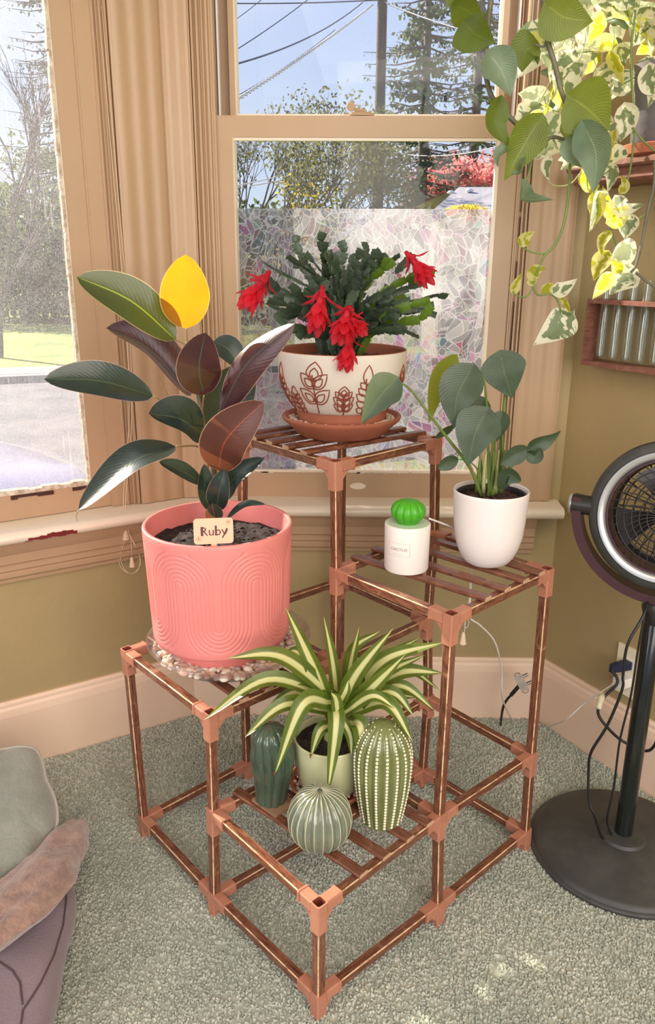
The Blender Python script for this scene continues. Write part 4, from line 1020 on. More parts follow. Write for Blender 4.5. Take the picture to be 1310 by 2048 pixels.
# ================================================================== leaves and plants
def wprof(kind, t):
    if kind == 'ell': return max(0, sin(pi * min(1, t ** .92))) ** .62
    if kind == 'obov': return max(0, sin(pi * t ** 1.15)) ** .65
    if kind == 'heart': return (sin(pi / 2 * t / .30) ** .55 if t < .30 else max(0, 1 - ((t - .30) / .70) ** 1.75) ** 1.12) if t > 0 else 0
    if kind == 'lance': return max(0, (min(1, t / .35) * .35 + .65) * (1 - max(0, (t - .3) / .7) ** 2.0))
    if kind == 'petal': return max(0, sin(pi * min(1, t * .92 + .04))) ** .8
    return 1
def blade(path, width, kind, roll=0, cup=.15, notch=0, n=18, m=5, wave=0, wn=3, tw=0, facing=None, mat=None, parent=None, name='leaf', label=None, curl=0, thick=0):
    path = bez(path, n); L = sum((b - a).length for a, b in zip(path, path[1:])); N = len(path) - 1
    P, U = [], []; ph = random.uniform(0, 6)
    for i, p in enumerate(path):
        t = i / N; tg_ = (path[min(i + 1, N)] - path[max(i - 1, 0)]).normalized()
        vw = facing if facing is not None else (CAM_C - p)
        vw = (vw - tg_ * vw.dot(tg_)).normalized()
        nm = Matrix.Rotation(radians(roll + tw * (t - .5)), 3, tg_) @ vw
        sd_ = tg_.cross(nm).normalized(); w = width / 2 * wprof(kind, t) + 1e-5
        row, ur = [], []
        for j in range(-m, m + 1):
            u = j / m
            q = p + sd_ * (u * w) + nm * (cup * w * abs(u) ** 1.6) + nm * (wave * w * abs(u) * sin(t * pi * 2 * wn + (0 if u > 0 else 1.7) + ph))
            if notch: q = q - tg_ * (notch * L * abs(u) ** 1.3 * max(0, 1 - t / .30) ** 1.5)
            row.append(q); ur.append((u * .5 + .5, t))
        P.append(row); U.append(ur)
    mb = MB(); mb.grid(P, U)
    return mb.build(name, mat, parent, smooth=True, label=label)
def stalk(pts, r, mat, parent, name='stem', n=12, seg=8, label=None):
    p = bez(pts, n); rr = r if not isinstance(r, tuple) else [r[0] + (r[1] - r[0]) * i / (len(p) - 1) for i in range(len(p))]
    mb = MB(); mb.tube(p, rr, seg); return mb.build(name, mat, parent, smooth=True, label=label)
def px(l, Y):                                              # photo points on a vertical plane at Y, or (x, y, Y) triples
    return [aty(q[0], q[1], q[2] if len(q) > 2 else Y) for q in l]

# ---- rubber plant
Y0 = PC.y
trunk = [(434, 1060, .42), (430, 1010, .42), (428, 950, .43), (424, 900, .43), (410, 860, .44), (402, 820, .44), (392, 765, .44), (384, 715, .44), (374, 683, .44)]
stalk(px(trunk, Y0), (.0065, .0032), M['stem_d'], rub, 'stem', 24)
R = rub
def rleaf(path, w, mat, stem=None, **k):
    if stem: stalk(px(stem, Y0), .0018, k.pop('smat', M['rub_stem']), R, 'leaf_stalk', 8, 6)
    return blade(px(path, Y0), w, k.pop('kind', 'ell'), mat=M[mat], parent=R, **k)
M['rub_stem'] = pmat('red brown leaf stalk', (.28, .10, .06), .45, (.30, .26, .08), 12)
rleaf([(352, 680, .44), (262, 602, .42), (153, 553, .40)], .084, 'rub_green', [(374, 690, .44), (352, 680, .44)], roll=26, cup=.22, label='long dark leaf with a lit yellow green lower edge')
rleaf([(373, 657, .44), (369, 590, .425), (371, 509, .41)], .090, 'rub_yellow', [(374, 690, .44), (373, 657, .44)], roll=8, cup=.10, wave=.05, wn=2, label='upright leaf glowing golden yellow against the light')
rleaf([(382, 792, .45), (300, 700, .50), (212, 656, .54)], .080, 'rub_top', None, roll=140, cup=.65, label='purple backed leaf folded along its rib')
rleaf([(306, 792, .41), (200, 762, .36), (88, 758, .33)], .072, 'rub_top', [(392, 835, .44), (350, 812, .43), (306, 792, .41)], roll=30, cup=.28)
rleaf([(408, 790, .42), (398, 735, .39), (411, 665, .37)], .082, 'rub_top', [(403, 830, .44), (408, 790, .42)], roll=178, cup=-.15, label='upright maroon backed leaf')
rleaf([(427, 682, .43), (458, 700, .42), (480, 736, .41)], .050, 'rub_top', [(384, 705, .44), (405, 686, .44), (427, 682, .43)], roll=-18, cup=.22)
rleaf([(412, 868, .47), (452, 800, .52), (503, 728, .55)], .105, 'rub_top', [(410, 880, .44), (412, 868, .47)], roll=10, cup=.22)
rleaf([(440, 826, .40), (492, 730, .37), (590, 647, .34)], .066, 'rub_top', [(418, 872, .43), (440, 826, .40)], roll=146, cup=.30, label='long dark purple leaf reaching up to the right')
rleaf([(405, 870, .42), (360, 838, .37), (297, 827, .34)], .082, 'rub_top', [(412, 885, .44), (405, 870, .42)], roll=38, cup=.42)
rleaf([(437, 942, .40), (452, 880, .35), (527, 803, .33)], .088, 'rub_red', [(430, 962, .43), (437, 942, .40)], roll=170, cup=-.18, label='red brown underside of a broad leaf')
rleaf([(352, 893, .40), (262, 925, .34), (156, 1021, .30)], .084, 'rub_top', [(424, 905, .44), (392, 892, .43), (352, 893, .40)], roll=52, cup=.25, label='long drooping leaf with a bright sheen')
rleaf([(405, 968, .41), (360, 940, .38), (318, 924, .36)], .034, 'rub_top', [(428, 1000, .43), (405, 968, .41)], roll=30, cup=.4)
rleaf([(447, 1000, .41), (470, 955, .39), (529, 916, .37)], .042, 'rub_top', [(432, 1015, .42), (447, 1000, .41)], roll=-25, cup=.45)
rleaf([(430, 1025, .40), (412, 985, .39), (408, 928, .39)], .040, 'rub_top', None, roll=25, cup=.35)
rleaf([(432, 1020, .40), (438, 985, .38), (449, 938, .38)], .044, 'rub_top', None, roll=-12, cup=.35)
rleaf([(430, 1040, .385), (427, 1022, .375), (424, 1006, .37)], .034, 'rub_red', None, roll=0, cup=.55, label='small new reddish leaf')
rleaf([(452, 1040, .40), (490, 1012, .385), (531, 1009, .38)], .020, 'rub_top', [(436, 1050, .42), (452, 1040, .40)], roll=-50, cup=.5)
stalk(px([(340, 808, .43), (333, 785, .43), (320, 765, .425)], Y0), (.0022, .0005), M['rub_stem'], R, 'leaf_sheath', 8, 6)
stalk(px([(156, 1021, .30), (153, 1033, .30), (155, 1043, .30)], Y0), (.0009, .0005), M['rub_stem'], R, 'leaf_tip', 6, 5)

# ---- heart leaved plant in the white pot
R = mo; YM = WC.y
def mleaf(path, w, mat='mon', **k): return blade(px(path, YM), w, k.pop('kind', 'heart'), notch=k.pop('notch', .12), mat=M[mat], parent=R, **k)
base = (980, 990, YM)
def mst(pts, r=.0016, bx=0): stalk(px([(976 + bx, 992, YM + random.uniform(-.01, .01))] + pts, YM), (r * 1.9, r * .75), M['stem_g'], R, 'leaf_stalk', 14, 7)
mst([(940, 935, .40), (890, 870, .36), (845, 810, .33), (815, 773, .32), (789, 763, .31)], .0019, -14)
mleaf([(789, 763, .31), (762, 790, .305), (722, 849, .30)], .062, roll=12, cup=.15)
mst([(958, 900, .44), (930, 780, .46), (905, 722, .45)], .0015, -8)
mleaf([(905, 722, .45), (875, 765, .44), (857, 849, .43)], .056, 'mon_l', roll=-40, cup=.2)
mst([(975, 850, .41), (968, 760, .40), (948, 738, .39)], .0015, 2)
mleaf([(942, 740, .39), (915, 790, .375), (908, 858, .37)], .078, roll=8, cup=.14)
mst([(985, 880, .43), (975, 830, .43), (966, 803, .43)], .0014, 0)
mleaf([(966, 803, .43), (940, 830, .42), (912, 868, .41)], .062, roll=15, cup=.16)
mst([(990, 900, .39), (985, 850, .37), (975, 826, .36)], .0016, 4)
mleaf([(972, 826, .36), (950, 868, .345), (936, 932, .34)], .082, roll=4, cup=.13)
mst([(1002, 930, .42), (1006, 860, .42), (1007, 828, .41)], .0015, 10)
mleaf([(1004, 828, .41), (996, 855, .40), (991, 886, .40)], .040, roll=10, cup=.18)
mst([(1000, 900, .43), (1008, 820, .43), (1012, 740, .425), (1002, 716, .42)], .0024, 8)
mleaf([(1003, 716, .42), (1010, 750, .41), (1024, 797, .41)], .082, roll=5, cup=.12, notch=.2)
mst([(955, 940, .41), (935, 922, .40), (917, 919, .39)], .0011, -10)
mleaf([(917, 919, .39), (895, 925, .385), (876, 938, .38)], .030, roll=-30, cup=.3, notch=0, kind='ell')
mleaf([(908, 850, .45), (888, 862, .45), (871, 876, .45)], .022, roll=-50, cup=.3, notch=0, kind='ell')
mst([(1015, 945, .41), (1040, 915, .40), (1058, 899, .39)], .0015, 14)
mleaf([(1058, 899, .39), (1030, 910, .385), (1001, 930, .38)], .036, roll=-20, cup=.3, notch=.02, kind='ell')
mleaf([(1056, 902, .39), (1085, 880, .385), (1122, 860, .38)], .034, roll=40, cup=.5, notch=.0, kind='ell', tw=80)
mleaf([(1052, 904, .39), (1070, 912, .385), (1082, 896, .38)], .026, roll=20, cup=.6, notch=0, kind='ell')
mleaf([(1003, 978, .40), (1015, 950, .385), (1042, 963, .38)], .036, roll=30, cup=.3, notch=0, kind='ell')
for q in range(5):
    x = 958 + q * 12; stalk(px([(x - 4, 985, YM), (x, 940 - q % 3 * 14, YM - .01), (x + 4, 900, YM - .008)], YM), (.0046, .0014), M['stem_y' if q % 2 else 'stem_g'], R, 'leaf_sheath', 8, 8)

# ---- spider plant
R = sp; YS = SC.y
SPL = [([(668,1440,.26),(625,1330,.25),(571,1214,.25)],.034,-10),([(676,1430,.27),(666,1330,.28),(647,1231,.29)],.024,20),([(690,1420,.27),(700,1330,.28),(719,1252,.28)],.024,30),
 ([(680,1425,.26),(712,1350,.24),(787,1256,.23)],.034,-8),([(700,1400,.28),(755,1325,.29),(842,1274,.30)],.026,14),([(705,1395,.27),(770,1320,.24),(889,1284,.22)],.034,-16),
 ([(690,1432,.25),(740,1380,.22),(812,1308,.20)],.034,-6),([(730,1385,.27),(800,1345,.25),(886,1346,.23)],.034,-16),([(672,1400,.26),(565,1315,.23),(455,1316,.20)],.034,18),
 ([(660,1395,.26),(535,1360,.22),(407,1440,.19)],.032,24),([(665,1380,.26),(600,1358,.25),(520,1368,.24)],.026,12),([(664,1422,.25),(570,1410,.21),(489,1475,.18)],.032,22),
 ([(662,1405,.24),(606,1410,.19),(549,1550,.155)],.036,8),([(668,1410,.235),(672,1450,.19),(655,1592,.155)],.032,-4),([(664,1450,.23),(640,1462,.21),(621,1515,.20)],.024,10),
 ([(700,1445,.23),(722,1460,.19),(722,1578,.17)],.034,-8),([(690,1430,.24),(770,1405,.20),(826,1484,.17)],.034,-18),([(700,1415,.25),(780,1385,.22),(828,1432,.20)],.028,-20),
 ([(720,1400,.27),(800,1372,.25),(871,1422,.23)],.026,-22),([(705,1400,.29),(800,1335,.30),(880,1380,.30)],.024,-14),([(672,1415,.235),(690,1385,.22),(697,1360,.22)],.022,0),
 ([(676,1440,.22),(672,1400,.21),(662,1385,.205)],.022,4),([(680,1432,.22),(700,1470,.20),(703,1512,.19)],.020,-6),([(668,1400,.30),(600,1310,.33),(572,1308,.34)],.026,10),
 ([(660,1400,.28),(590,1385,.27),(532,1418,.26)],.026,16),([(700,1390,.26),(760,1350,.25),(850,1310,.24)],.028,-10),([(690,1380,.28),(705,1300,.29),(760,1262,.30)],.024,10),([(715,1405,.29),(775,1390,.28),(835,1395,.27)],.026,-12),([(690,1425,.235),(745,1392,.20),(790,1416,.185)],.024,-10)]
for path, w, rl in SPL:
    blade(px(path, YS), w, 'lance', roll=rl, cup=.42, n=16, m=4, mat=M['spider'], parent=R)
for x, y, Y in ((655, 1590, .1548), (549, 1549, .1548), (621, 1514, .199)):
    stalk(px([(x, y - 5, Y), (x, y + 3, Y)], Y), (.0022, .0006), M['leaf_brown'], R, 'dry_tip', 3, 6)
stalk([Vector((SC.x, SC.y, SPZ + .10)), Vector((SC.x, SC.y - .005, SPZ + .135))], (.014, .010), M['stem_y'], R, 'crown', 4, 10)

# ---- christmas cactus
R = xm; random.seed(11)
def seg(mb, a, b, w, nm):
    tg_ = (b - a).normalized(); nm = (nm - tg_ * nm.dot(tg_)).normalized(); sd_ = tg_.cross(nm); L = (b - a).length; P = []
    prof_ = [(0, .34), (.10, .68), (.27, .90), (.31, 1.16), (.37, .92), (.60, 1.0), (.64, 1.26), (.71, .98), (.92, .92), (.97, 1.14), (1.0, .78)]
    for off, s in ((-.0019, .6), (-.0019, .62), (0, 1), (.0019, .62)): pass
    rows = []
    for t, k in prof_:
        q = a + tg_ * (t * L); ww = w / 2 * k; th = .0017 * (1 - abs(2 * t - 1) ** 3 * .5)
        rows.append([q - sd_ * ww, q - sd_ * ww * .45 + nm * th * .8, q + nm * th * 1.3, q + sd_ * ww * .45 + nm * th * .8, q + sd_ * ww, q + sd_ * ww * .45 - nm * th * .8, q - nm * th * 1.3, q - sd_ * ww * .45 - nm * th * .8])
    mb.grid(rows, closeu=True)
    for r_, fl_ in ((rows[0], False), (rows[-1], True)): mb.add(r_, [tuple(range(8)) if fl_ else tuple(range(8))[::-1]])
SB = Vector((XC.x, XC.y, XZ + .142))
def xbranch(tip, start=None, mat=None, segs=None, sidek=.5):
    a0 = random.uniform(0, 6.28); st_ = start if start is not None else SB + Vector((.045 * cos(a0) * random.random(), .045 * sin(a0) * random.random(), 0)) + (tip - SB) * .06
    mid = st_.lerp(tip, .5) + Vector((0, 0, .035 + .35 * abs((tip - st_).z) * .1)); mid = Vector((st_.x + (tip.x - st_.x) * .38, st_.y + (tip.y - st_.y) * .38, st_.z + (tip.z - st_.z) * .62 + .012))
    p = bez([st_, mid, tip], 24); Ltot = sum((b - a).length for a, b in zip(p, p[1:])); ns = segs or max(2, round(Ltot / .039))
    mb = MB(); pts = [p[round(i * (len(p) - 1) / ns)] for i in range(ns + 1)]; nm = Vector((random.uniform(-1, 1), random.uniform(-1.4, .2), random.uniform(-.3, .6)))
    for i, (a, b) in enumerate(zip(pts, pts[1:])):
        nm2 = Matrix.Rotation(random.uniform(-.5, .5), 3, (b - a).normalized()) @ nm; seg(mb, a, b, random.uniform(.0145, .0205), nm2)
        if i >= ns - 2 and random.random() < sidek and ns > 2:
            d = (b - a); d = Matrix.Rotation(random.choice((-1, 1)) * random.uniform(.5, .8), 3, nm2.normalized()) @ d; seg(mb, b, b + d * random.uniform(.7, 1), .017, nm2)
    return mb.build('branch', mat or M['xmas'], R, smooth=True, angle=32)
TIPS = [(590,487),(575,512),(552,540),(540,575),(536,600),(560,620),(575,655),(600,665),(548,588),(600,530),(612,505),(640,482),(656,500),(625,540),(668,520),(690,505),(705,508),(722,498),(735,505),(748,520),(760,500),(775,510),(788,522),(800,510),(845,545),(850,565),(876,590),(868,610),(860,600),(838,620),(840,640),(805,660),(790,650),(770,655),(740,560),(715,560),(680,560),(660,570),(640,580),(620,590),(595,600),(605,630),(630,645),(700,600),(725,610),(750,600),(770,590),(790,575),(810,590),(820,600),(800,620),(760,640),(735,650),(660,650),(690,540),(740,535),(705,640),(620,560),(580,570),(645,540)]
for x, y in TIPS:
    Y = XC.y + random.uniform(-.11, .13) * (1 if y < 600 else .7)
    if y > 640: Y = XC.y - random.uniform(.02, .11)
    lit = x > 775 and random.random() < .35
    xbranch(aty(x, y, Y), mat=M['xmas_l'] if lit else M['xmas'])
for _ in range(26):
    a = random.uniform(0, 6.28); q = random.uniform(.02, .10); xbranch(SB + Vector((q * cos(a), q * sin(a), random.uniform(.05, .14))))
def flower(c, d, s=1.0, fl=1, label=None):
    d = Vector(d).normalized(); Bm = basis(d, (.3, -1, .2)); c = Vector(c)
    f = bpy.data.objects.new('flower', None)
    tb = MB(); tb.tube([c - d * .022 * s, c - d * .008 * s, c + d * .012 * s], [.0035 * s, .0055 * s, .0065 * s], 10)
    fo = tb.build('flower', M['petal'], R, smooth=True, label=label)
    for lay, (z0_, L, op, nn, w) in enumerate(((-.014, .034, 1.0, 5, .011), (.002, .040, .55, 6, .015), (.014, .038, .30, 7, .018))):
        for k in range(nn):
            a = 2 * pi * k / nn + lay * .5 + random.uniform(-.15, .15); out = Bm @ Vector((cos(a), sin(a), 0)); L_ = L * s * random.uniform(.85, 1.15)
            p0 = c + d * z0_ * s + out * .003 * s; p1 = p0 + (out * sin(op * .6) + d * cos(op * .6)) * L_ * .5; p2 = p1 + (out * sin(op * 1.35) + d * cos(op * 1.35)) * L_ * .5
            blade([p0, p1, p2], w * s, 'petal', facing=out, cup=.35, wave=.12, wn=2, n=8, m=3, mat=M['petal'], parent=fo, name='petal')
    sm = MB(); sm.tube([c, c + d * .05 * s], .0006, 5); 
    for k in range(5): sm.tube([c, c + d * .045 * s + Vector((random.uniform(-.006, .006),) * 3)], .0004, 4)
    sm.build('stamen', M['petal'], fo)
flower(aty(524, 566, .58), (-.5, -.35, -.75), 1.3); flower(aty(641, 600, .52), (-.15, -.4, -1), 1.25); flower(aty(694, 628, .50), (-.25, -.55, -.75), 1.15); flower(aty(706, 640, .50), (.5, -.6, -.5), .8); flower(aty(697, 685, .50), (-.12, -.3, -1), 1.1); flower(aty(826, 522, .60), (.55, -.3, -.65), 1.1)
for x, y, Y, x2, y2 in ((524, 560, .585, 560, 580), (640, 590, .525, 655, 560), (697, 615, .505, 705, 580), (826, 515, .605, 790, 545), (697, 665, .505, 700, 630)):
    xbranch(aty(x, y - 4, Y), start=aty(x2, y2, Y + .02), segs=1, sidek=0)
random.seed(5)

# ---- pothos trailing in front of the window (its basket hangs above the picture)
HX = aty(1030, -150, .40)
po = thing('trailing_pothos', 'large leaved green pothos vine hanging in front of the window from a basket above', 'hanging plant', (HX.x, .38, HX.z))
R = po
def pst(pts, Y, r=.0030, mat='stem_d'): stalk(px(pts, Y), r, M[mat], R, 'vine', max(12, 4 * len(pts)), 8)
pst([(1005, -150), (985, -20), (975, 60), (972, 110), (972, 150), (982, 190), (1000, 213), (1025, 240), (1050, 262), (1082, 274)], .42, (.0044, .0040))
pst([(1050, 262), (1064, 278), (1064, 310), (1058, 345), (1047, 378)], .41, (.0030, .0018), 'stem_g')
pst([(1060, 285), (1085, 285), (1105, 274), (1130, 280), (1158, 292)], .41, (.0032, .0026))
pst([(1092, -150), (1088, 0), (1093, 70), (1110, 130), (1122, 180), (1140, 225), (1160, 262), (1166, 290)], .40, (.0050, .0036))
pst([(1140, 330), (1137, 390), (1127, 450), (1110, 490), (1090, 510), (1080, 530), (1070, 556), (1068, 578), (1078, 590), (1100, 588), (1115, 600), (1122, 622)], .43, (.0026, .0016), 'stem_g')
pst([(1163, 285), (1148, 305), (1140, 330)], .42, .0026, 'stem_g')
pst([(1095, 70), (1088, 92), (1070, 89)], .40, .0020)
pst([(984, 32), (965, 42), (934, 48)], .42, .0022)
pst([(1090, 508), (1065, 505), (1045, 495)], .43, .0014, 'stem_g')
def pl(path, w, mat, Y=.40, roll=0, cup=.14, label=None, notch=.16, **k): return blade(px(path, Y), w, 'heart', roll=roll, cup=cup, notch=notch, mat=M[mat], parent=R, label=label, **k)
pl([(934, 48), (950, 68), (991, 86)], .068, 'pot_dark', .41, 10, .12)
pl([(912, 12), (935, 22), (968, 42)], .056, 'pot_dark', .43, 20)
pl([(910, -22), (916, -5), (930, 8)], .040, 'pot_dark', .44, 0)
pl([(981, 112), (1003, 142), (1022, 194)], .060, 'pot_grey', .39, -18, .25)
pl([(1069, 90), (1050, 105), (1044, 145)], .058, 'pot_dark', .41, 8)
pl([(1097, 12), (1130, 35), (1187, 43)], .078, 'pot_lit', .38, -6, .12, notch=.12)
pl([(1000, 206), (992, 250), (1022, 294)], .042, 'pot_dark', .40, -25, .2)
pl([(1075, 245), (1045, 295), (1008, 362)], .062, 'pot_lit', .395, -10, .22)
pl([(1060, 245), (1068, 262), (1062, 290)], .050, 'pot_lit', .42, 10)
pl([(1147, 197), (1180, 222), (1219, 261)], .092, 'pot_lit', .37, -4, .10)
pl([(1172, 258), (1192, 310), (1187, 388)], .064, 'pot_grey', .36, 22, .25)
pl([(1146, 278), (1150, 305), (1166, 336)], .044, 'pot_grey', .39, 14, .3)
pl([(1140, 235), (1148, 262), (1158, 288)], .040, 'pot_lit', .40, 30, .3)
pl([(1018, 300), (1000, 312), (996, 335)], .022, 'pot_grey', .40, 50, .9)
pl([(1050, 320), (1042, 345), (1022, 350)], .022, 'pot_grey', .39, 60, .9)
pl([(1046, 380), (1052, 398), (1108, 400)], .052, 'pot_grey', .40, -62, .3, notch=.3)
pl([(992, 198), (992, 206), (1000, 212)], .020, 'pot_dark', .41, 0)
for path, w, mt, rl in (([(1042, 492), (1050, 475), (1070, 463)], .026, 'var_y', 30), ([(1026, 586), (1032, 568), (1044, 545)], .020, 'var_y', 25), ([(1060, 560), (1072, 540), (1092, 538)], .024, 'var_y', 10), ([(1062, 556), (1066, 562), (1075, 560)], .02, 'var_y', 0),
                     ([(1085, 585), (1096, 575), (1108, 566)], .022, 'var_y', 20), ([(1106, 585), (1128, 578), (1155, 557)], .030, 'var', -20), ([(1122, 592), (1134, 610), (1140, 628)], .014, 'var_y', 40), ([(1144, 632), (1115, 655), (1066, 691)], .060, 'var', 10), ([(1124, 622), (1140, 630), (1150, 618)], .014, 'var', 30)):
    pl(path, w, mt, .43, rl, .25, notch=.06)
pst([(1070, 562), (1055, 592), (1035, 592), (1026, 584)], .43, .0013, 'stem_g')
random.seed(5)
# ---- variegated pothos on the wall shelf
SH = FR.P(.20, .06, 1.445)
vp = thing('variegated_pothos', 'cream and green variegated pothos spilling from a dark grey planter on the wall shelf', 'potted plant', (SH.x, SH.y, 1.4415))
R = vp; VC = FR.P(.235, .072, 0)
mb = MB(); mb.lathe([(.001, 0), (.050, 0), (.054, .004), (.062, .14), (.064, .152), (.061, .153), (.058, .145), (.001, .140)], (VC.x, VC.y, 1.4415 + .0135), 40); mb.build('pot', M['slate'], R, angle=50)
vs_ = thing('plant_saucer', 'terracotta saucer under the dark grey planter on the wall shelf', 'saucer', (VC.x, VC.y, 1.4415))
mb = MB(); mb.lathe([(.001, 0), (.058, 0), (.066, .004), (.071, .020), (.068, .022), (.062, .010), (.001, .009)], (VC.x, VC.y, 1.4415), 40); mb.build('dish', M['terra'], vs_, angle=40)
crown = Vector((VC.x - .01, VC.y, 1.60))
def onwall_ok(p):                                           # keep leaves in front of both walls
    d1 = (p - FR.o).dot(FR.n); d2 = .95 - p.y; return d1 > .03 and d2 > .03
k = 0; random.seed(21)
while k < 96:
    x, y = random.uniform(1075, 1318), random.uniform(-30, 330); 
    if y > 95 and x > 1232 and random.random() < .88: continue
    if y > 200 and x > 1230: continue
    if x < 1115 and y < 60: continue
    p = aty(x, y, random.uniform(.58, .76))
    if not onwall_ok(p): 
        p = aty(x, y, random.uniform(.46, .60))
        if not onwall_ok(p): k += .2; continue
    a = random.uniform(0, 6.28); L = random.uniform(.036, .070); d = Vector((cos(a) * .8, random.uniform(-.5, .5), sin(a) * .7 - .45)).normalized()
    q = p + d * L; mt = random.choices(('var', 'var_y', 'pot_grey'), (7, 2.5, 1))[0]
    blade([p, p.lerp(q, .5) + Vector((0, -.004, .004)), q], L * random.uniform(.6, .85), 'heart', roll=random.uniform(-60, 60), cup=random.uniform(.1, .4), notch=.1, n=10, m=4, wave=.08, mat=M[mt], parent=R)
    if random.random() < .5:
        st_ = p + Vector((random.uniform(-.02, .03), .01, random.uniform(.02, .06))); stalk([st_, p.lerp(st_, .5) + Vector((.004, 0, .006)), p], .0011, M['stem_y'], R, 'leaf_stalk', 6, 5)
    k += 1
def vst(pts, Y, r=.0018, mat='stem_g'): stalk(px(pts, Y), r, M[mat], R, 'vine', max(10, 4 * len(pts)), 7)
YV = .62
vst([(1270, 20), (1262, 120), (1268, 250), (1262, 330), (1250, 380), (1246, 420)], .60, (.0026, .0016)); vst([(1310, 320), (1308, 370), (1296, 420), (1285, 480), (1272, 530), (1262, 545)], .56, (.0034, .0024), 'stem_d')
vst([(1185, 300), (1195, 380), (1215, 440), (1225, 470), (1240, 520), (1245, 545)], .62, .0018); vst([(1290, 430), (1262, 445), (1230, 430), (1210, 400)], .60, .0018); vst([(1272, 545), (1290, 560), (1315, 578)], .56, .0026, 'stem_d')
vst([(1160, 60), (1120, 150), (1095, 230), (1130, 290), (1140, 325)], .66, .0016, 'stem_y'); vst([(1265, 255), (1285, 280), (1312, 305)], .58, .0018, 'stem_g'); vst([(1090, 345), (1105, 370), (1140, 368), (1165, 340)], .60, .0012, 'stem_y')
for path, w, mt, rl in (([(1192, 385), (1196, 420), (1182, 462)], .040, 'var_y', 30), ([(1205, 395), (1200, 400), (1178, 465)], .034, 'var', -20), ([(1225, 430), (1215, 415), (1205, 370)], .030, 'var_y', 20), ([(1240, 385), (1250, 370), (1242, 350)], .020, 'var_y', 10), ([(1232, 395), (1245, 420), (1290, 408)], .038, 'var', -30),
                     ([(1215, 445), (1240, 430), (1255, 410)], .040, 'var_y', 15), ([(1262, 430), (1255, 455), (1250, 480)], .040, 'var', 5), ([(1270, 500), (1245, 505), (1220, 520)], .052, 'var', -15), ([(1216, 505), (1200, 530), (1187, 562)], .040, 'var_y', 20), ([(1272, 543), (1245, 560), (1218, 590)], .056, 'var', 8), ([(1222, 548), (1205, 570), (1184, 600)], .034, 'var_y', -20),
                     ([(1220, 465), (1205, 485), (1203, 515)], .026, 'var_y', 30), ([(1240, 545), (1232, 530), (1222, 520)], .024, 'var_y', 0), ([(1165, 340), (1180, 370), (1200, 372)], .050, 'var_y', -40), ([(1215, 330), (1225, 350), (1215, 385)], .030, 'var', 20), ([(1250, 210), (1255, 245), (1240, 285)], .044, 'var', 10), ([(1250, 300), (1235, 310), (1210, 335)], .036, 'var', 30), ([(1100, 315), (1092, 335), (1098, 362)], .022, 'var', 25), ([(1300, 130), (1300, 170), (1312, 190)], .04, 'var', 10)):
    Yv = .60
    while not onwall_ok(aty(path[1][0], path[1][1], Yv)): Yv -= .03
    blade(px(path, Yv - .01), w, 'heart', roll=rl, cup=.25, notch=.08, n=12, m=4, wave=.06, mat=M[mt], parent=R)
random.seed(5)
# ================================================================== wall shelf and propagation rack
ws = thing('wall_shelf', 'reddish wooden shelf on the right wall carrying the dark grey planter', 'shelf', tuple(FR.P(.3, .06, 1.40)))
mb = MB(); hprof(mb, FR, [(.0, 1.424), (.128, 1.424), (.132, 1.429), (.132, 1.437), (.128, 1.441), (.0, 1.441)], .05, .85); mb.build('board', M['shelfwood'], ws, smooth=False)
mb = MB(); hprof(mb, FR, [(.0, 1.398), (.112, 1.398), (.118, 1.404), (.118, 1.412), (.123, 1.4235), (.0, 1.4235)], .06, .84); mb.build('moulding', M['shelfwood'], ws, smooth=False)
rk = thing('propagation_rack', 'small wooden wall rack holding a row of clear glass test tubes', 'rack', tuple(FR.P(.2, .03, 1.02)))
s0, s1 = .085, .315; D0, D1 = .006, .058
mb = MB(); wbox(mb, FR, s0, s1, D0, D1, 1.010, 1.021); mb.build('base_board', M['shelfwood'], rk, smooth=False)
mb = MB(); wbox(mb, FR, s0 - .006, s0, D0, D1, 1.010, 1.150); mb.build('side_panel', M['shelfwood'], rk, smooth=False)
mb = MB(); wbox(mb, FR, s1, s1 + .006, D0, D1, 1.010, 1.150); mb.build('side_panel', M['shelfwood'], rk, smooth=False)
mb = MB(); wbox(mb, FR, s0 - .006, s1 + .006, D0, D1, 1.150, 1.160); mb.build('top_board', M['shelfwood'], rk, smooth=False)
s = s0 + .026; first = None; ntt = 0
while s < s1 - .01:
    c = FR.P(s, .033, 1.0216)
    if first is None:
        mb = MB(); mb.lathe([(.0005, .0), (.006, .002), (.0095, .009), (.0105, .016), (.0105, .176), (.0122, .179), (.0122, .181), (.0100, .1805), (.0092, .176), (.0092, .017), (.0005, .004)], c, 20); first = mb.build('test_tube', M['glass_t'], None, angle=50); first_c = c; o = first
    else:
        o = first.copy(); COL.objects.link(o); o.location = c - first_c
    tag(o, ('clear glass test tube nearest the left end of the wall rack', 'second glass test tube from the left in the wall rack', 'third glass test tube from the left in the wall rack', 'fourth glass test tube from the left in the wall rack', 'fifth glass test tube from the left in the wall rack', 'sixth glass test tube from the left in the wall rack')[ntt], 'test tube', 'test tubes in the wall rack'); s += .037; ntt += 1
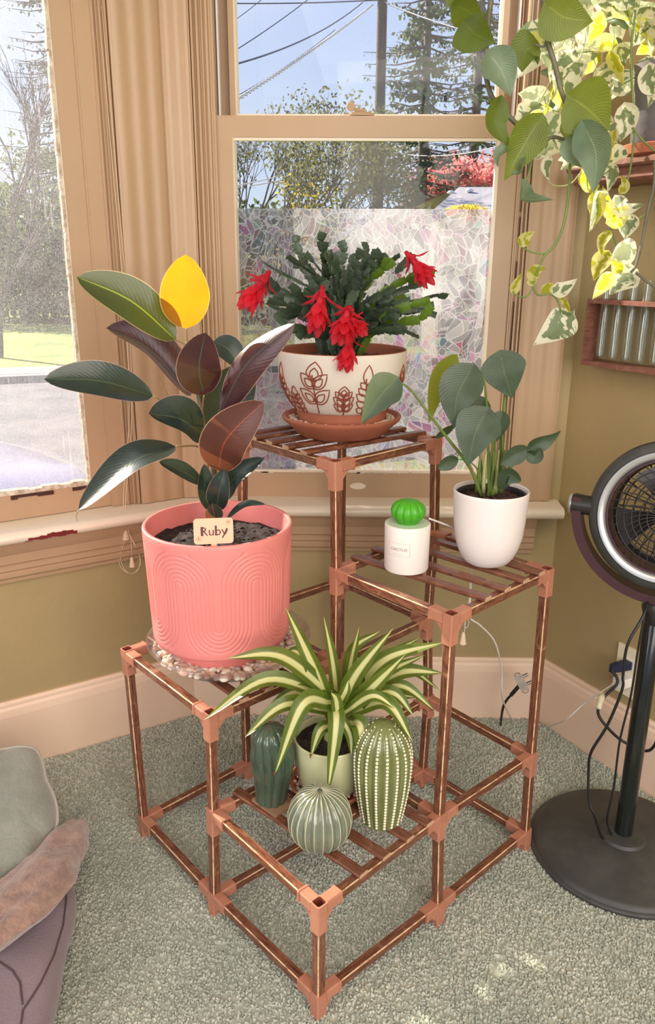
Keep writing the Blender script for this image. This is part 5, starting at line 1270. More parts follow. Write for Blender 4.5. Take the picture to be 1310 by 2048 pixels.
# ================================================================== fan
FC = Vector((.655, .41, 0))
fan = thing('pedestal_fan', 'black pedestal fan with a round head in a curved yoke on a wide round base', 'fan', tuple(FC))
mb = MB(); mb.lathe([(.001, .002), (.190, .002), (.196, .006), (.197, .012), (.194, .015), (.190, .016), (.187, .022), (.180, .026), (.120, .034), (.112, .039), (.050, .044), (.046, .050), (.030, .053), (.001, .054)], FC, 96); base_ = mb.build('base', M['blackbase'], fan, angle=35)
mb = MB(); mb.lathe([(.0185, .050), (.0185, .570), (.017, .572), (.001, .573)], FC, 32); mb.build('pole', M['pole'], fan, angle=40)
HC = Vector((FC.x, FC.y, .778)); ax = Vector((-.45, -.89, .12)).normalized()      # where the head faces
yx = Vector((-ax.y, ax.x, 0)).normalized() * -1                            # yoke arm towards the picture left
mb = MB(); mb.lathe([(.017, .55), (.021, .565), (.027, .590), (.021, .600), (.001, .601)], FC, 28); mb.build('collar', M['black'], fan, angle=50)
sidev = Vector((-.89, .45, 0)).normalized()
def ring(mb, r0, r1, a0, a1, w, n=40):
    P = []
    for i in range(n + 1):
        a = a0 + (a1 - a0) * i / n; d = sidev * cos(a) + Vector((0, 0, 1)) * sin(a); t = ax - sidev * ax.dot(sidev); wv = sidev.cross(Vector((0, 0, 1))).normalized()
        P.append([HC + d * r0 - wv * w / 2, HC + d * r1 - wv * w / 2, HC + d * (r1 + .002), HC + d * r1 + wv * w / 2, HC + d * r0 + wv * w / 2])
    mb.grid(P, closeu=True); mb.add(P[0], [(0, 1, 2, 3, 4)]); mb.add(P[-1], [(4, 3, 2, 1, 0)])
mb = MB(); ring(mb, .160, .178, .1, -pi - .1, .034, 56); mb.build('yoke', M['black_red'], fan, angle=40)
KB = basis(sidev)
for sg in (1, -1):
    kb = MB(); kb.lathe([(.001, .186), (.017, .186), (.0200, .183), (.0200, .180)], HC, 28, M=basis(sidev * sg)); kb.build('pivot_cap', M['silver'], fan, angle=50)
    kb = MB(); kb.lathe([(.0195, .180), (.0195, .138), (.001, .137)], HC, 28, M=basis(sidev * sg)); kb.build('pivot', M['black'], fan, angle=50)
HB = basis(ax)
mb = MB(); mb.lathe([(.100, -.065), (.130, -.050), (.144, -.020), (.1465, .006), (.144, .014)], HC, 80, M=HB); mb.lathe([(.130, .017), (.126, -.01), (.100, -.055)], HC, 80, M=HB); sh = mb.build('shroud', M['black'], fan, angle=60)
mb = MB(); mb.lathe([(.144, .014), (.142, .019), (.129, .024), (.127, .020)], HC, 96, M=HB); mb.build('fascia_ring', M['blackbase'], fan, angle=60, label='dusty dark grey outer band of the fan head')
mb = MB(); mb.lathe([(.128, .022), (.126, .027), (.118, .027), (.112, .020), (.112, .012)], HC, 96, M=HB); mb.build('front_ring', M['silver'], fan, angle=50)
mb = MB(); mb.lathe([(.112, .016), (.111, .022), (.108, .022), (.106, .010), (.104, -.02)], HC, 96, M=HB); mb.build('inner_ring', M['black_red'], fan, angle=50)
mb = MB()
for r in (.022, .036, .050, .064, .078, .092): mb.tube([HC + HB @ Vector((r * cos(a), r * sin(a), .020 + .012 * (1 - (r / .11) ** 2))) for a in [2 * pi * i / 48 for i in range(49)]], .0013, 5, False)
for k_ in range(36):
    a = 2 * pi * k_ / 36; mb.tube([HC + HB @ Vector((r * cos(a + (r - .02) * 6), r * sin(a + (r - .02) * 6), .020 + .012 * (1 - (r / .11) ** 2))) for r in [.020 + .089 * i / 8 for i in range(9)]], .0012, 5)
mb.build('front_grille', M['black'], fan)
mb = MB()
for r in (.03, .05, .07, .09): mb.tube([HC + HB @ Vector((r * cos(a), r * sin(a), -.060)) for a in [2 * pi * i / 36 for i in range(37)]], .0014, 5, False)
for k_ in range(24):
    a = 2 * pi * k_ / 24; mb.tube([HC + HB @ Vector((r * cos(a), r * sin(a), -.060)) for r in (.02, .102)], .0013, 5)
mb.build('rear_grille', M['black'], fan)
mb = MB(); mb.lathe([(.001, .034), (.019, .034), (.022, .030), (.022, .018), (.001, .016)], HC, 32, M=HB); mb.build('hub', M['black'], fan, angle=40)
mb = MB(); mb.lathe([(.001, -.035), (.030, -.035), (.034, -.045), (.034, -.075), (.026, -.095), (.001, -.098)], HC, 32, M=HB); mb.build('motor', M['black'], fan, angle=40)
for k_ in range(4):
    a = k_ * pi / 2 + .4; P = []
    for i in range(7):
        r = .024 + .074 * i / 6
        P.append([HC + HB @ Vector((r * cos(a + s_ * (.30 + .1 * i / 6)), r * sin(a + s_ * (.30 + .1 * i / 6)), -.018 + s_ * .016)) for s_ in (-1, -.5, 0, .5, 1)])
    mb = MB(); mb.grid(P); mb.build('blade', M['black'], fan)

# outlet, plugs, leads
ol = thing('wall_outlet', 'ivory wall outlet low on the right wall with two plugs in it', 'outlet', tuple(FR.P(.275, .004, .27)))
mb = MB(); wbox(mb, FR, .243, .318, 0, .005, .215, .345); mb.build('cover_plate', M['ivory'], ol, smooth=False)
mb = MB()
for z in (.262, .302): wbox(mb, FR, .265, .297, .005, .0075, z - .014, z + .014)
mb.build('receptacle', M['white_p'], ol, smooth=False)
def cable(name, label, pts, r, mat, cat='cable', n=None, flat=1.0):
    mb = MB(); mb.tube(bez(pts, n or 8 * len(pts)), r, 8, flat=flat); o = mb.build(name, mat, None, smooth=True); return tag(o, label, cat)
W = lambda s, d, z: FR.P(s, d, z)
pg = thing('power_plug', 'dark blue plug pushed into the upper socket of the wall outlet', 'plug', tuple(W(.281, .02, .302)))
mb = MB(); mb.prism([(.000, -.012), (.030, -.010), (.046, -.005), (.046, .005), (.030, .010), (.000, .012)], -.010, .010, lambda a, b, h: W(.281 - a * .3 + b * .9, .0085 + a, .302 + h - a * .12)); mb.build('body', M['navy'], pg, smooth=False)
p0 = W(.268, .052, .296)
lead = [p0, aty(1235, 1365, p0.y - .02), aty(1208, 1395, p0.y - .03), aty(1196, 1425, .63), aty(1215, 1455, .61), aty(1250, 1485, .60), aty(1300, 1500, .56), aty(1330, 1440, .50)]
cable('power_lead', 'black power lead running from the blue plug round behind the fan pole', lead, .0036, M['cordb'])
tw_ = MB(); a_, b_ = aty(1204, 1390, p0.y - .032), aty(1197, 1418, .632); tw_.tube([a_, a_.lerp(b_, .3), a_.lerp(b_, .6), b_], [.0075, .0085, .006, .0065], 10); o = tw_.build('cable_tie', M['ivory'], None); tag(o, 'crumpled cream tape wrapped round the black power lead', 'tape')
ad = thing('usb_charger', 'small white charger plug in the lower socket of the wall outlet', 'charger', tuple(W(.281, .02, .262)))
mb = MB(); mb.prism(rrect(.030, .026, .004), .0085, .040, lambda a, b, h: W(.281 + a, h, .258 + b)); mb.build('body', M['white_p'], ad, smooth=False)
u0 = W(.276, .052, .256)
mb = MB(); mb.tube([W(.279, .0405, .257), u0], .0042, 8); mb.build('connector_end', M['white_p'], ad)
cable('usb_cable', 'thin white cable from the small cactus gadget down to the white charger', [aty(858, 1037, .40), aty(885, 1047, .43), aty(905, 1056, .46), aty(932, 1080, .50), aty(942, 1130, .50), aty(941, 1190, .44), aty(938, 1232, .42), aty(962, 1252, .45), aty(990, 1285, .50), aty(1003, 1340, .56), aty(1006, 1400, .60), atz(1030, 1445, .006), atz(1062, 1462, .005), atz(1095, 1453, .006), aty(1130, 1440, .72), aty(1165, 1410, .71), aty(1190, 1392, .69), u0], .0019, M['cordw'], n=160)
# fan cord loop (two runs beside the pole)
cable('fan_cord', 'black fan cord hanging in loose loops beside the fan pole', [aty(1296, 1205, .39), aty(1285, 1235, .37), aty(1255, 1290, .36), aty(1246, 1350, .36), aty(1244, 1380, .36), aty(1215, 1450, .37), aty(1182, 1505, .38), aty(1177, 1545, .39), aty(1178, 1600, .38), aty(1190, 1635, .37), Vector((FC.x - .05, FC.y - .015, .048)), Vector((FC.x - .030, FC.y - .010, .052)), aty(1214, 1640, .385), aty(1228, 1570, .385), aty(1240, 1480, .385), aty(1262, 1390, .385), aty(1276, 1300, .385), aty(1294, 1205, .40)], .0030, M['cordb'], n=150, flat=.75)
# coax splitter and its lead
cs = aty(1043, 1366, .80); fb = basis(CAM_C - cs, (cos(1.05), 0, sin(1.05)))
spt = thing('coax_splitter', 'small metal cable splitter box held up by a stiff black cable', 'splitter', tuple(cs))
mb = MB(); mb.box(cs, (.042, .022, .012), basis(CAM_C - cs, (.5, 0, -.9)))
BX = basis(CAM_C - cs, (.5, 0, -.9))
mb.box(cs + BX @ Vector((0, 0, .0065)), (.030, .013, .002), BX); b = mb.build('body', M['chrome'], spt, smooth=False)
for u in (-.013, .008):
    mb = MB(); mb.tube([cs + BX @ Vector((u, .010, 0)), cs + BX @ Vector((u, .025, 0))], .0042, 8); mb.tube([cs + BX @ Vector((u, .0245, 0)), cs + BX @ Vector((u, .0250, 0))], .0050, 8); mb.build('port', M['chrome'], spt, angle=40)
for u in (-.0235, .0235):
    mb = MB(); mb.tube([cs + BX @ Vector((u + (.0035 * cos(a)), .0075 * sin(a), -.003)) for a in [2 * pi * i / 14 for i in range(15)]], .0012, 5, False); mb.build('mounting_lug', M['chrome'], spt)
mb = MB(); mb.tube([cs - BX @ Vector((-.004, .010, 0)), aty(1022, 1390, .80)], .0055, 8); mb.build('connector_sleeve', M['cordb'], spt, angle=40)
cable('coax_cable', 'stiff black coax cable rising from the carpet to the metal splitter', [aty(1024, 1388, .80), aty(1012, 1402, .805), aty(1005, 1420, .81), atz(1001, 1450, .004)], .0034, M['cordb'])
# blind cords
def tassel(parent, p, s=1):
    mb = MB(); mb.lathe([(.0012, .012 * s), (.0035, .010 * s), (.0062 * s, -.009 * s), (.0066 * s, -.011 * s), (.001, -.011 * s)], p, 14); return mb.build('tassel', M['cordc'], parent, angle=50)
top = FL.P(.085, .10, 2.0)
bc = thing('blind_cord', 'cream blind cord looped beside the left window sill with little bell tassels', 'blind cord', tuple(FL.P(.095, .10, .62)))
fy = .835
mb = MB()
mb.tube(bez([FL.P(.135, .012, 1.75), FL.P(.135, .04, 1.0), aty(247, 990, fy), aty(250, 1030, fy), aty(254, 1062, fy), aty(259, 1080, fy)], 30), .0009, 5)
mb.tube(bez([FL.P(.128, .012, 1.75), FL.P(.128, .04, 1.0), aty(252, 990, fy), aty(250, 1030, fy), aty(257, 1062, fy), aty(262, 1080, fy)], 30), .0009, 5)
mb.tube(bez([aty(255, 1065, fy), aty(245, 1085, fy), aty(237, 1112, fy), aty(243, 1136, fy), aty(262, 1147, fy), aty(277, 1138, fy), aty(279, 1112, fy), aty(268, 1085, fy), aty(258, 1066, fy)], 50), .0008, 5)
mb.tube(bez([aty(257, 1070, fy), aty(246, 1092, fy), aty(241, 1118, fy), aty(252, 1142, fy), aty(268, 1146, fy), aty(281, 1128, fy), aty(276, 1102, fy), aty(262, 1078, fy)], 50), .0008, 5)
mb.tube([aty(262, 1080, fy), aty(264, 1116, fy)], .0008, 5)
mb.build('cord', M['cordc'], bc); tassel(bc, aty(264, 1124, fy), 1.15); tassel(bc, aty(251, 1068, fy), 1.3)
bc2 = thing('blind_cord', 'short cream cord end with a bell tassel hanging under the right shelf', 'blind cord', tuple(aty(930, 1240, .50)))
mb = MB(); mb.tube(bez([aty(940, 1140, .60), aty(938, 1200, .52), aty(931, 1240, .50), aty(929, 1266, .50)], 14), .0008, 5); mb.tube(bez([aty(934, 1236, .50), aty(938, 1246, .50), aty(932, 1256, .50), aty(929, 1248, .50), aty(934, 1236, .50)], 14), .0006, 5); mb.build('cord', M['cordw'], bc2); tassel(bc2, aty(926, 1276, .50), 1.2)

# ================================================================== soft things at lower left
def lump(c, r, name, mat, parent=None, sub=3, e=2.2, amp=.02, fr=4, M3=None, fn=None, n=64, rings=40):
    mb = MB(); P = []
    for i in range(rings + 1):
        t = pi * i / rings; row = []
        for k in range(n):
            a = 2 * pi * k / n
            def se(v, p): return math.copysign(abs(v) ** (2 / p), v)
            v = Vector((r[0] * se(cos(a), e) * abs(sin(t)) ** (2 / e), r[1] * se(sin(a), e) * abs(sin(t)) ** (2 / e), r[2] * se(cos(t), e)))
            if fn: v = fn(v, a, t)
            if M3 is not None: v = M3 @ v
            v = v + Vector(c); nv = noise.noise_vector(v * fr) * amp; v = v + nv
            v.z = max(v.z, .0045); row.append(v)
        P.append(row)
    mb.grid(P[::-1], closeu=True); return mb.build(name, mat, parent, smooth=True)
BC = Vector((-.760, -.01, .060))
bb = thing('pet_bed', 'mauve cotton pet bed lying on the carpet at lower left', 'pet bed', (BC.x, BC.y, 0))
def wr(v, a, t):
    v = v.copy(); v.z += .010 * sin(a * 7 + v.z * 20) * (abs(v.z) / .1); 
    return v * (1 + .02 * sin(a * 5 + 1))
lump(BC, (.315, .37, .072), 'cover', M['mauve'], bb, e=2.6, amp=.024, fr=5, fn=wr, n=110, rings=60, M3=Matrix.Rotation(.20, 3, 'Z'))
from mathutils.bvhtree import BVHTree
bpy.context.view_layer.update(); bed = bb.children[0]; bvh = BVHTree.FromPolygons([v.co + Vector(bb.location) for v in bed.data.vertices], [tuple(p.vertices) for p in bed.data.polygons])
def onbed(x, y):
    h = bvh.ray_cast(CAM_C, ray(x, y)); return (h[0] + h[1] * .0006) if h[0] is not None else None
mb = MB()
for sx_ in ([(120, 1720), (131, 1760), (132, 1800), (126, 1850), (108, 1910), (82, 1965), (60, 2000), (46, 2020), (40, 2060)], [(-30, 1920), (0, 1925), (25, 1942), (40, 1965), (46, 2018)]):
    q_ = [onbed(x, y) for x, y in ((a[0] + (b[0] - a[0]) * i / 6, a[1] + (b[1] - a[1]) * i / 6) for a, b in zip(sx_, sx_[1:]) for i in range(6))]; q_ = [p for p in q_ if p is not None]
    if len(q_) > 3: mb.tube(q_, .0018, 6)
mb.build('seam', M['seam'], bb)
fl_ = thing('fleece_blanket', 'rolled fuzzy brown fleece blanket lying across the mauve pet bed', 'blanket', tuple(atz(110, 1700, .1)))
pts = bez([atz(150, 1655, .10), atz(128, 1690, .125), atz(92, 1740, .150), atz(50, 1790, .160), atz(0, 1835, .165), atz(-60, 1860, .165)], 36)
mb = MB(); P = []
for i, p in enumerate(pts):
    t = i / (len(pts) - 1); tg_ = (pts[min(i + 1, len(pts) - 1)] - pts[max(i - 1, 0)]).normalized(); sd_ = tg_.cross(Vector((0, 0, 1))).normalized(); up = sd_.cross(tg_)
    w = (.034 + .030 * min(1, t * 2.2)) * (1 if i > 2 else (.35, .75, .92)[i]); hgt = .030 * (1 if i > 2 else (.4, .8, .95)[i])
    P.append([p + sd_ * w * cos(a) + up * hgt * sin(a) + noise.noise_vector((p + sd_ * w * cos(a)) * 14) * .012 + up * .004 * sin(a * 6) for a in [2 * pi * k / 30 for k in range(30)]])
mb.grid(P, closeu=True); mb.add(P[0], [tuple(range(30))[::-1]]); mb.build('roll', M['fleece'], fl_)
pts2 = bez([atz(121, 1745, .125), atz(90, 1785, .140), atz(40, 1815, .150), atz(-30, 1850, .15)], 20)
mb = MB(); mb.tube(pts2, .011, 10, flat=.8); mb.build('hem', pmat('fleece hem', (.40, .30, .24), 1.0, (.32, .24, .19), 30, 1, 140), fl_)
cu = thing('plush_cushion', 'grey green plush cushion with pale piping leaning at the left edge', 'cushion', tuple(atz(20, 1650, .15)))
outl = [(-120, 1510), (-50, 1500), (0, 1500), (40, 1494), (70, 1500), (84, 1525), (92, 1560), (104, 1585), (112, 1610), (114, 1640), (107, 1665), (86, 1690), (70, 1722), (56, 1740), (35, 1752), (0, 1770), (-60, 1790), (-120, 1790)]
def cz_(y): return .20 + (1500 - y) * .00005
ctr = Vector((0, 0, 0)); ring3 = []
for x, y in outl:
    t = (y - 1494) / 300; p = aty(x, y, .46 - .34 * t); ring3.append(p); ctr += p / len(outl)
ring3 = bez(ring3 + [ring3[0]], 72)[:-1]; nmv = (CAM_C - ctr).normalized(); nmv = (nmv + Vector((0, 0, .5))).normalized()
for sg in (1, -1):
    P = []
    for k in range(15):
        t = k / 14; h = .045 * sqrt(max(0, 1 - (1 - t) ** 2.4)); P.append([q.lerp(ctr, t) + nmv * (sg * h) + noise.noise_vector(q.lerp(ctr, t) * 9) * .012 * t for q in ring3])
    mb = MB(); mb.grid(P, closeu=True, flip=sg < 0); mb.build('cover', M['sagefab'], cu)
mb = MB(); mb.tube(ring3 + [ring3[0]], .0042, 8); mb.build('piping', M['piping'], cu, label='pale piping round the cushion edge')
# ================================================================== outside
random.seed(9); GZ = -.8
def at_dist(x, y, D):                                       # point at ground distance D from the house along a sight line
    d = ray(x, y); return CAM_C + d * (D / hypot(d.x, d.y))
mb = MB(); mb.add([Vector((-90, 1.6, GZ - .02)), Vector((60, 1.6, GZ - .02)), Vector((60, 120, GZ - .02)), Vector((-90, 120, GZ - .02))], [(0, 1, 2, 3)])
o = mb.build('ground', M['lawn'], None, smooth=False); struct(o)
def strip(name, pa, pb, w, z, mat, h=.03):                   # a band on the ground running along pa-pb
    d = (pb - pa).normalized(); n = Vector((-d.y, d.x, 0)); mb = MB(); vs = [pa, pb, pb + n * w, pa + n * w]; vs = [Vector((v.x, v.y, z)) for v in vs] + [Vector((v.x, v.y, z - h)) for v in vs]
    mb.add(vs, [(0, 1, 2, 3), (7, 6, 5, 4), (0, 4, 5, 1), (1, 5, 6, 2), (2, 6, 7, 3), (3, 7, 4, 0)]); return struct(mb.build(name, mat, None, smooth=False))
A = Vector((-30, -6.5, 0)); B = Vector((30, 16, 0))
strip('road', A + Vector((0, 2.3, 0)), B + Vector((0, 2.3, 0)), 7.0, GZ + .01, M['road']); strip('sidewalk', A + Vector((0, 10.8, 0)), B + Vector((0, 10.8, 0)), 1.0, GZ + .05, M['pave'])
strip('kerb', A + Vector((0, 9.9, 0)), B + Vector((0, 9.9, 0)), .25, GZ + .12, M['pave'], .2)
def clump(mb, c, r, n, s, flat=1.0, droop=0):
    for _ in range(n):
        v = Vector((random.gauss(0, 1), random.gauss(0, 1), random.gauss(0, 1))); v = v.normalized() * random.random() ** .4
        p = Vector(c) + Vector((v.x * r[0], v.y * r[1], v.z * r[2])); a = Vector((random.uniform(-1, 1), random.uniform(-1, 1), random.uniform(-1, 1) - droop)).normalized() * s * random.uniform(.6, 1.3); b = a.cross(Vector((random.uniform(-1, 1), random.uniform(-1, 1), random.uniform(-1, 1)))).normalized() * s * .5
        mb.add([p - a, p + b, p + a, p - b], [(0, 1, 2, 3)])
def limbs(mb, p, d, L, r, depth, spread=.55, tips=None, up=.12):
    q = p + d * L * .5 + Vector((random.uniform(-.04, .04) * L, 0, random.uniform(-.02, .04) * L)); e = p + d * L
    mb.tube([p, q, e], [r, r * .85, r * .68], 4 if depth < 3 else 6, False)
    if depth <= 0:
        if tips is not None: tips.append(e)
        return
    for _ in range(random.choice((2, 3)) if depth > 1 else 3):
        nd_ = (d + Vector((random.uniform(-1, 1), random.uniform(-1, 1), random.uniform(-.5, .8))) * spread + Vector((0, 0, up))).normalized()
        limbs(mb, e if random.random() < .6 else q, nd_, L * random.uniform(.66, .86), r * .62, depth - 1, spread, tips, up)
def tree(name, label, base, H, depth, leafmat=None, nleaf=0, lsz=.1, cr=.5, group=None, spread=.55, r0=None, L0=.26):
    t = thing(name, label, 'tree', tuple(base), group); mb = MB(); tips = []
    limbs(mb, Vector(base), Vector((random.uniform(-.05, .05), random.uniform(-.05, .05), 1)).normalized(), H * L0, r0 or H * .018, depth, spread, tips)
    mb.build('trunk', M['bark'], t)
    if leafmat:
        mb = MB(); per = max(1, nleaf // max(1, len(tips)))
        for p in tips: clump(mb, p, (cr, cr, cr * .8), per, lsz)
        mb.build('foliage', leafmat, t, smooth=False, kind='stuff')
    return t
def conifer(label, base, H, W, levels=34, dens=26, group=None):
    t = thing('conifer', label, 'tree', tuple(base), group); base = Vector(base); mb = MB(); mb.tube([base, base + Vector((0, 0, H * .5)), base + Vector((0, 0, H))], [H * .016, H * .010, H * .001], 7); mb.build('trunk', M['bark'], t)
    br = MB(); fo = MB()
    for i in range(levels):
        z = H * (.10 + .89 * i / levels); R_ = W * (1 - (i / levels)) ** .8 * random.uniform(.75, 1.12) + .15
        for k in range(7):
            a = random.uniform(0, 6.28); d = Vector((cos(a), sin(a), 0)); L = R_ * random.uniform(.7, 1.05); p = base + Vector((0, 0, z))
            pts = [p, p + d * L * .5 + Vector((0, 0, -.10 * L)), p + d * L + Vector((0, 0, -.08 * L))]; br.tube(pts, [.04, .02, .008], 3, False)
            for j in range(dens):
                u = random.uniform(.15, 1.0); q = (pts[0].lerp(pts[1], u * 2) if u < .5 else pts[1].lerp(pts[2], u * 2 - 1)) + Vector((random.uniform(-1, 1), random.uniform(-1, 1), random.uniform(-.9, .05))) * .16 * (1.1 - u * .5)
                s = random.uniform(.07, .17); e = Vector((random.uniform(-1, 1), random.uniform(-1, 1), -random.uniform(.2, 1.2))).normalized() * s; w = e.cross(d).normalized() * s * .35; fo.add([q, q + e * .5 + w, q + e, q + e * .5 - w], [(0, 1, 2, 3)])
    br.build('branches', M['bark'], t); fo.build('foliage', M['conif'], t, smooth=False, kind='stuff')
def gp(x, D): p = at_dist(x, 515, D); return (p.x, p.y, GZ)
conifer('tall dark conifer just right of the utility pole', gp(838, 26), 13.6, 2.9, 40, 30)
conifer('conifer behind the hanging vine, farthest right in the middle window', gp(935, 30), 15.5, 3.4, 40, 24)
conifer('dark conifer at the upper right of the left window', gp(150, 36), 16, 4.0, 40, 16)
tree('bare_tree', 'large leafless tree at the left edge of the left window', gp(-25, 19), 9, 6, spread=.55, r0=.09)
tree('bare_tree', 'leafless tree standing by the conifer in the left window', gp(70, 42), 8, 6, M['hedge'], 1800, .12, .6, spread=.6)
tree('leafy_tree', 'thin branched autumn tree at the left of the middle window', gp(545, 19), 6.2, 6, M['fol_a'], 2300, .055, .42, spread=.62, r0=.09)
tree('leafy_tree', 'sparse bare branched tree at the very left of the middle window', gp(488, 27), 7.5, 6, M['fol_a'], 1800, .06, .6, spread=.66, r0=.09)
tree('leafy_tree', 'thin branched autumn tree left of the utility pole', gp(665, 22), 7.0, 6, M['fol_a'], 2500, .06, .45, spread=.6, r0=.09)
tree('leafy_tree', 'sparse tree with olive leaves just right of the utility pole', gp(800, 21), 5.6, 6, M['fol_a'], 2500, .06, .42, spread=.6, r0=.08)
tree('maple_tree', 'red autumn maple at the right of the middle window', gp(945, 27), 6.6, 6, M['fol_r'], 7500, .10, .55, spread=.6)
yb = gp(930, 14.5); t = thing('yellow_shrub', 'yellow shrub in front of the grey roof', 'shrub', yb); mb = MB(); clump(mb, (yb[0], yb[1], at_dist(930, 424, 14.5).z), (.42, .3, .12), 700, .035); mb.build('foliage', M['fol_b'], t, smooth=False, kind='stuff')
mb = MB()
for _ in range(5): mb.tube([Vector(yb), Vector((yb[0] + random.uniform(-.3, .3), yb[1], at_dist(930, 428, 14.5).z))], .02, 4)
mb.build('stems', M['bark'], t)
tree('yellow_shrub', 'low yellow leaved shrub seen through the middle window left of the pole', gp(610, 17), 2.6, 5, M['fol_b'], 900, .04, .35, L0=.4)
for x, D, r, lb in ((20, 30, (5.0, 1.6, 2.6), 'dark thicket across the lawn at far left'), (100, 32, (3.2, 1.6, 2.2), 'dark thicket across the lawn nearer the window casing'), (540, 30, (4.2, 1.2, 2.3), 'brown green hedge left of the utility pole'), (830, 27, (3.5, 1.2, 1.7), 'hedge between the utility pole and the grey roofed house')):
    b = gp(x, D); t = thing('shrub_thicket', lb, 'hedge', b); mb = MB(); clump(mb, (b[0], b[1], GZ + r[2] * .8), r, 5200, .13); mb.build('foliage', M['hedge'], t, smooth=False, kind='stuff')
    mb = MB()
    for _ in range(16): limbs(mb, Vector((b[0] + random.uniform(-.8, .8) * r[0], b[1], GZ)), Vector((random.uniform(-.2, .2), 0, 1)).normalized(), r[2] * .6, .05, 3)
    mb.build('stems', M['bark'], t)
# utility pole with cables
pp = Vector(gp(753, 24)); 
up_ = thing('utility_pole', 'dark wooden utility pole with cables seen through the middle window', 'utility pole', tuple(pp))
mb = MB(); mb.tube([pp, pp + Vector((0, 0, 5)), pp + Vector((0, 0, 10.5))], [.17, .15, .125], 14); mb.build('pole', M['polewood'], up_, angle=50)
ca = at_dist(728, 291, 24); cb = at_dist(775, 299, 24.2)
mb = MB(); mb.tube([ca, cb], .07, 6); mb.build('crossarm', M['polewood'], up_, smooth=False)
hd = at_dist(755, 6, 24)
mb = MB(); mb.tube([hd + Vector((-.35, 0, .1)), hd + Vector((.45, 0, .16))], .04, 6)
for dx in (-.3, -.1, .2, .4): mb.tube([hd + Vector((dx, 0, .1)), hd + Vector((dx, 0, .3))], .035, 6)
mb.build('bracket', M['polewood'], up_)
def wire(label, p, q, sag, r, mat='wire', tw=0, group=None):
    pts = []; n = 60
    for i in range(n + 1):
        t = i / n; w = p.lerp(q, t); w.z -= sag * 4 * t * (1 - t); pts.append(w)
    if tw:
        mb = MB()
        for ph in (0, pi):
            out = []
            for i in range(260):
                t = i / 259; w = p.lerp(q, t); w.z -= sag * 4 * t * (1 - t); a = t * tw + ph; w = w + Vector((cos(a), 0, sin(a))) * r * 1.2; out.append(w)
            mb.tube(out, r, 4)
    else: mb = MB(); mb.tube(pts, r, 5)
    o = mb.build('cable', M[mat], None); tag(o, label, 'cable', group)
wire('bright twisted service cable running from the pole down to the left', at_dist(745, 10, 24), at_dist(380, 260, 9), .06, .013, 'wire_w', 260)
wire('thick dark wire sloping from the pole head to the left above the twisted cable', at_dist(725, 5, 24), at_dist(380, 150, 12), .22, .016)
wire('thin wire crossing the sky left of the pole, second from the top', at_dist(640, -20, 30), at_dist(380, 155, 22), .1, .016)
wire('faint thin wire in the upper left corner of the middle window', at_dist(545, -20, 30), at_dist(380, 95, 24), .1, .012)
wire('nearly level wire along the top of the middle window', at_dist(380, 5, 26), at_dist(760, 0, 24), .05, .018)
wire('faint wire just above the twisted service cable', at_dist(670, 60, 24), at_dist(400, 232, 16), .1, .010)
wire('wire from the pole head to the upper right', at_dist(765, 2, 24), at_dist(1060, 90, 18), .1, .020)
wire('lower wire from the crossarm to the right', at_dist(775, 302, 24), at_dist(1060, 272, 20), .25, .012, 'wire_w')
wire('sunlit wire from the crossarm down to the left', at_dist(730, 292, 24), at_dist(470, 372, 18), .1, .012, 'wire_w')
wire('lower sunlit wire left of the pole', at_dist(735, 318, 24), at_dist(500, 372, 18), .05, .012, 'wire_w')
# neighbouring house
hb = Vector(gp(950, 17)); hs = thing('neighbour_house', 'low house with a grey roof seen at the right of the middle window', 'house', tuple(hb))
a_ = at_dist(855, 430, 16); b_ = at_dist(1120, 430, 16); c_ = at_dist(918, 374, 19); d_ = at_dist(1120, 374, 19)
mb = MB(); vs = [a_, b_, d_, c_]; vs2 = [v + Vector((0, 0, -.12)) for v in vs]; mb.add(vs + vs2, [(0, 1, 2, 3), (7, 6, 5, 4), (0, 4, 5, 1), (1, 5, 6, 2), (2, 6, 7, 3), (3, 7, 4, 0)])
bk = [Vector((c_.x - 2, c_.y + 4.5, a_.z)), Vector((d_.x + 1, d_.y + 4.5, a_.z))]; mb.add([c_, d_, bk[1], bk[0]], [(0, 1, 2, 3)]); mb.build('roof', M['roof'], hs, smooth=False)
mb = MB(); q0 = Vector((a_.x + .4, a_.y + .4, 0)); q1 = Vector((b_.x, b_.y + .4, 0)); h_ = a_.z; mb.add([Vector((q0.x, q0.y, GZ)), Vector((q1.x, q1.y, GZ)), Vector((q1.x, q1.y, h_)), Vector((q0.x, q0.y, h_)), Vector((q0.x, q0.y + 4, GZ)), Vector((q1.x, q1.y + 4, GZ)), Vector((q1.x, q1.y + 4, h_)), Vector((q0.x, q0.y + 4, h_))], [(0, 1, 2, 3), (4, 7, 6, 5), (0, 3, 7, 4), (1, 5, 6, 2)]); mb.build('wall', M['siding'], hs, smooth=False)
for x, y in ((902, 385), (939, 381)):
    p = at_dist(x, y + 2, 18.3); mb = MB(); mb.lathe([(.001, .06), (.05, .055), (.09, .02), (.08, 0), (.001, -.02)], p, 14); mb.build('roof_vent', M['strip'], hs)
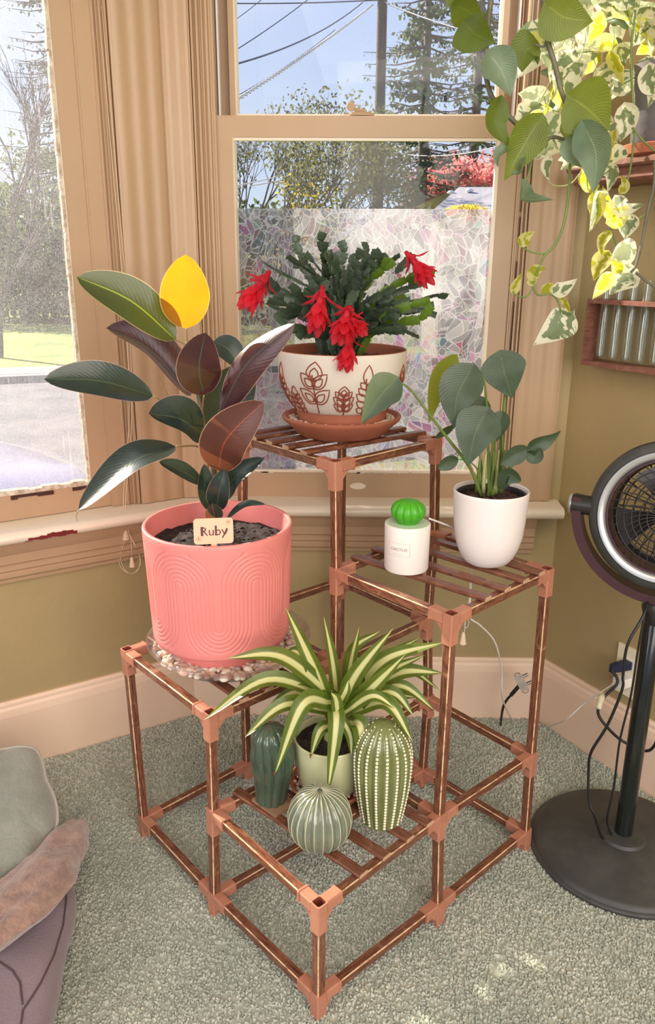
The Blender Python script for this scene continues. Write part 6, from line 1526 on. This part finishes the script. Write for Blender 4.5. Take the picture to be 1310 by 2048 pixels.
# car parked below the left window
cc = atz(60, 925, .02); cdv = Vector((.80, .60, 0)).normalized(); cn = Vector((-cdv.y, cdv.x, 0))
C0 = at_dist(178, 935, 5.6); C0.z = 0
car = thing('parked_car', 'lavender silver car with its front end parked outside the left window', 'car', (C0.x, C0.y, GZ))
prof_ = [(0, .42), (.02, .62), (.16, .74), (.50, .84), (1.00, .93), (1.35, .98), (1.95, 1.36), (2.5, 1.44), (3.3, 1.42), (4.1, 1.02), (4.5, .95), (4.6, .5)]
P = []
for dx, z in prof_:
    row = []
    for j in range(-8, 9):
        u = j / 8; hw = .88 * (1 - .10 * max(0, 1 - dx / .9) ** 2) ; zz = z - .10 * abs(u) ** 4 - (.0 if dx > .3 else .04 * abs(u) ** 2); xx = dx + .22 * abs(u) ** 3 * max(0, 1 - dx)
        row.append(C0 - cdv * xx + cn * (u * hw) + Vector((0, 0, GZ + zz)))
    lo_ = [C0 - cdv * (dx + .1 * max(0, 1 - dx)) + cn * (.90) + Vector((0, 0, GZ + .25)), C0 - cdv * (dx + .1 * max(0, 1 - dx)) - cn * .90 + Vector((0, 0, GZ + .25))]
    P.append([lo_[1]] + row + [lo_[0]])
mb = MB(); mb.grid(P); mb.add(P[0], [tuple(range(len(P[0])))]); mb.build('body', M['car'], car, angle=35)
mb = MB(); ws_ = [C0 - cdv * 1.40 - cn * .70 + Vector((0, 0, GZ + 1.025)), C0 - cdv * 1.40 + cn * .70 + Vector((0, 0, GZ + 1.025)), C0 - cdv * 1.93 + cn * .62 + Vector((0, 0, GZ + 1.375)), C0 - cdv * 1.93 - cn * .62 + Vector((0, 0, GZ + 1.375))]; mb.add(ws_, [(0, 1, 2, 3)]); mb.build('windscreen', M['carglass'], car, smooth=False)
for sx_2 in (.85, 3.7):
    for sn in (-1, 1):
        mb = MB(); mb.lathe([(.20, -.1), (.30, -.1), (.32, -.06), (.32, .06), (.30, .1), (.20, .1)], C0 - cdv * sx_2 + cn * sn * .80 + Vector((0, 0, GZ + .33)), 28, M=basis(cn)); mb.build('wheel', M['tyre'], car, angle=40)
for sn in (-1, 1):
    mb = MB(); mb.ico(C0 - cdv * .12 + cn * sn * .62 + Vector((0, 0, GZ + .60)), (.06, .16, .07), basis(Vector((0, 0, 1)), -cdv), 2); mb.build('headlamp', M['glass_t'], car)
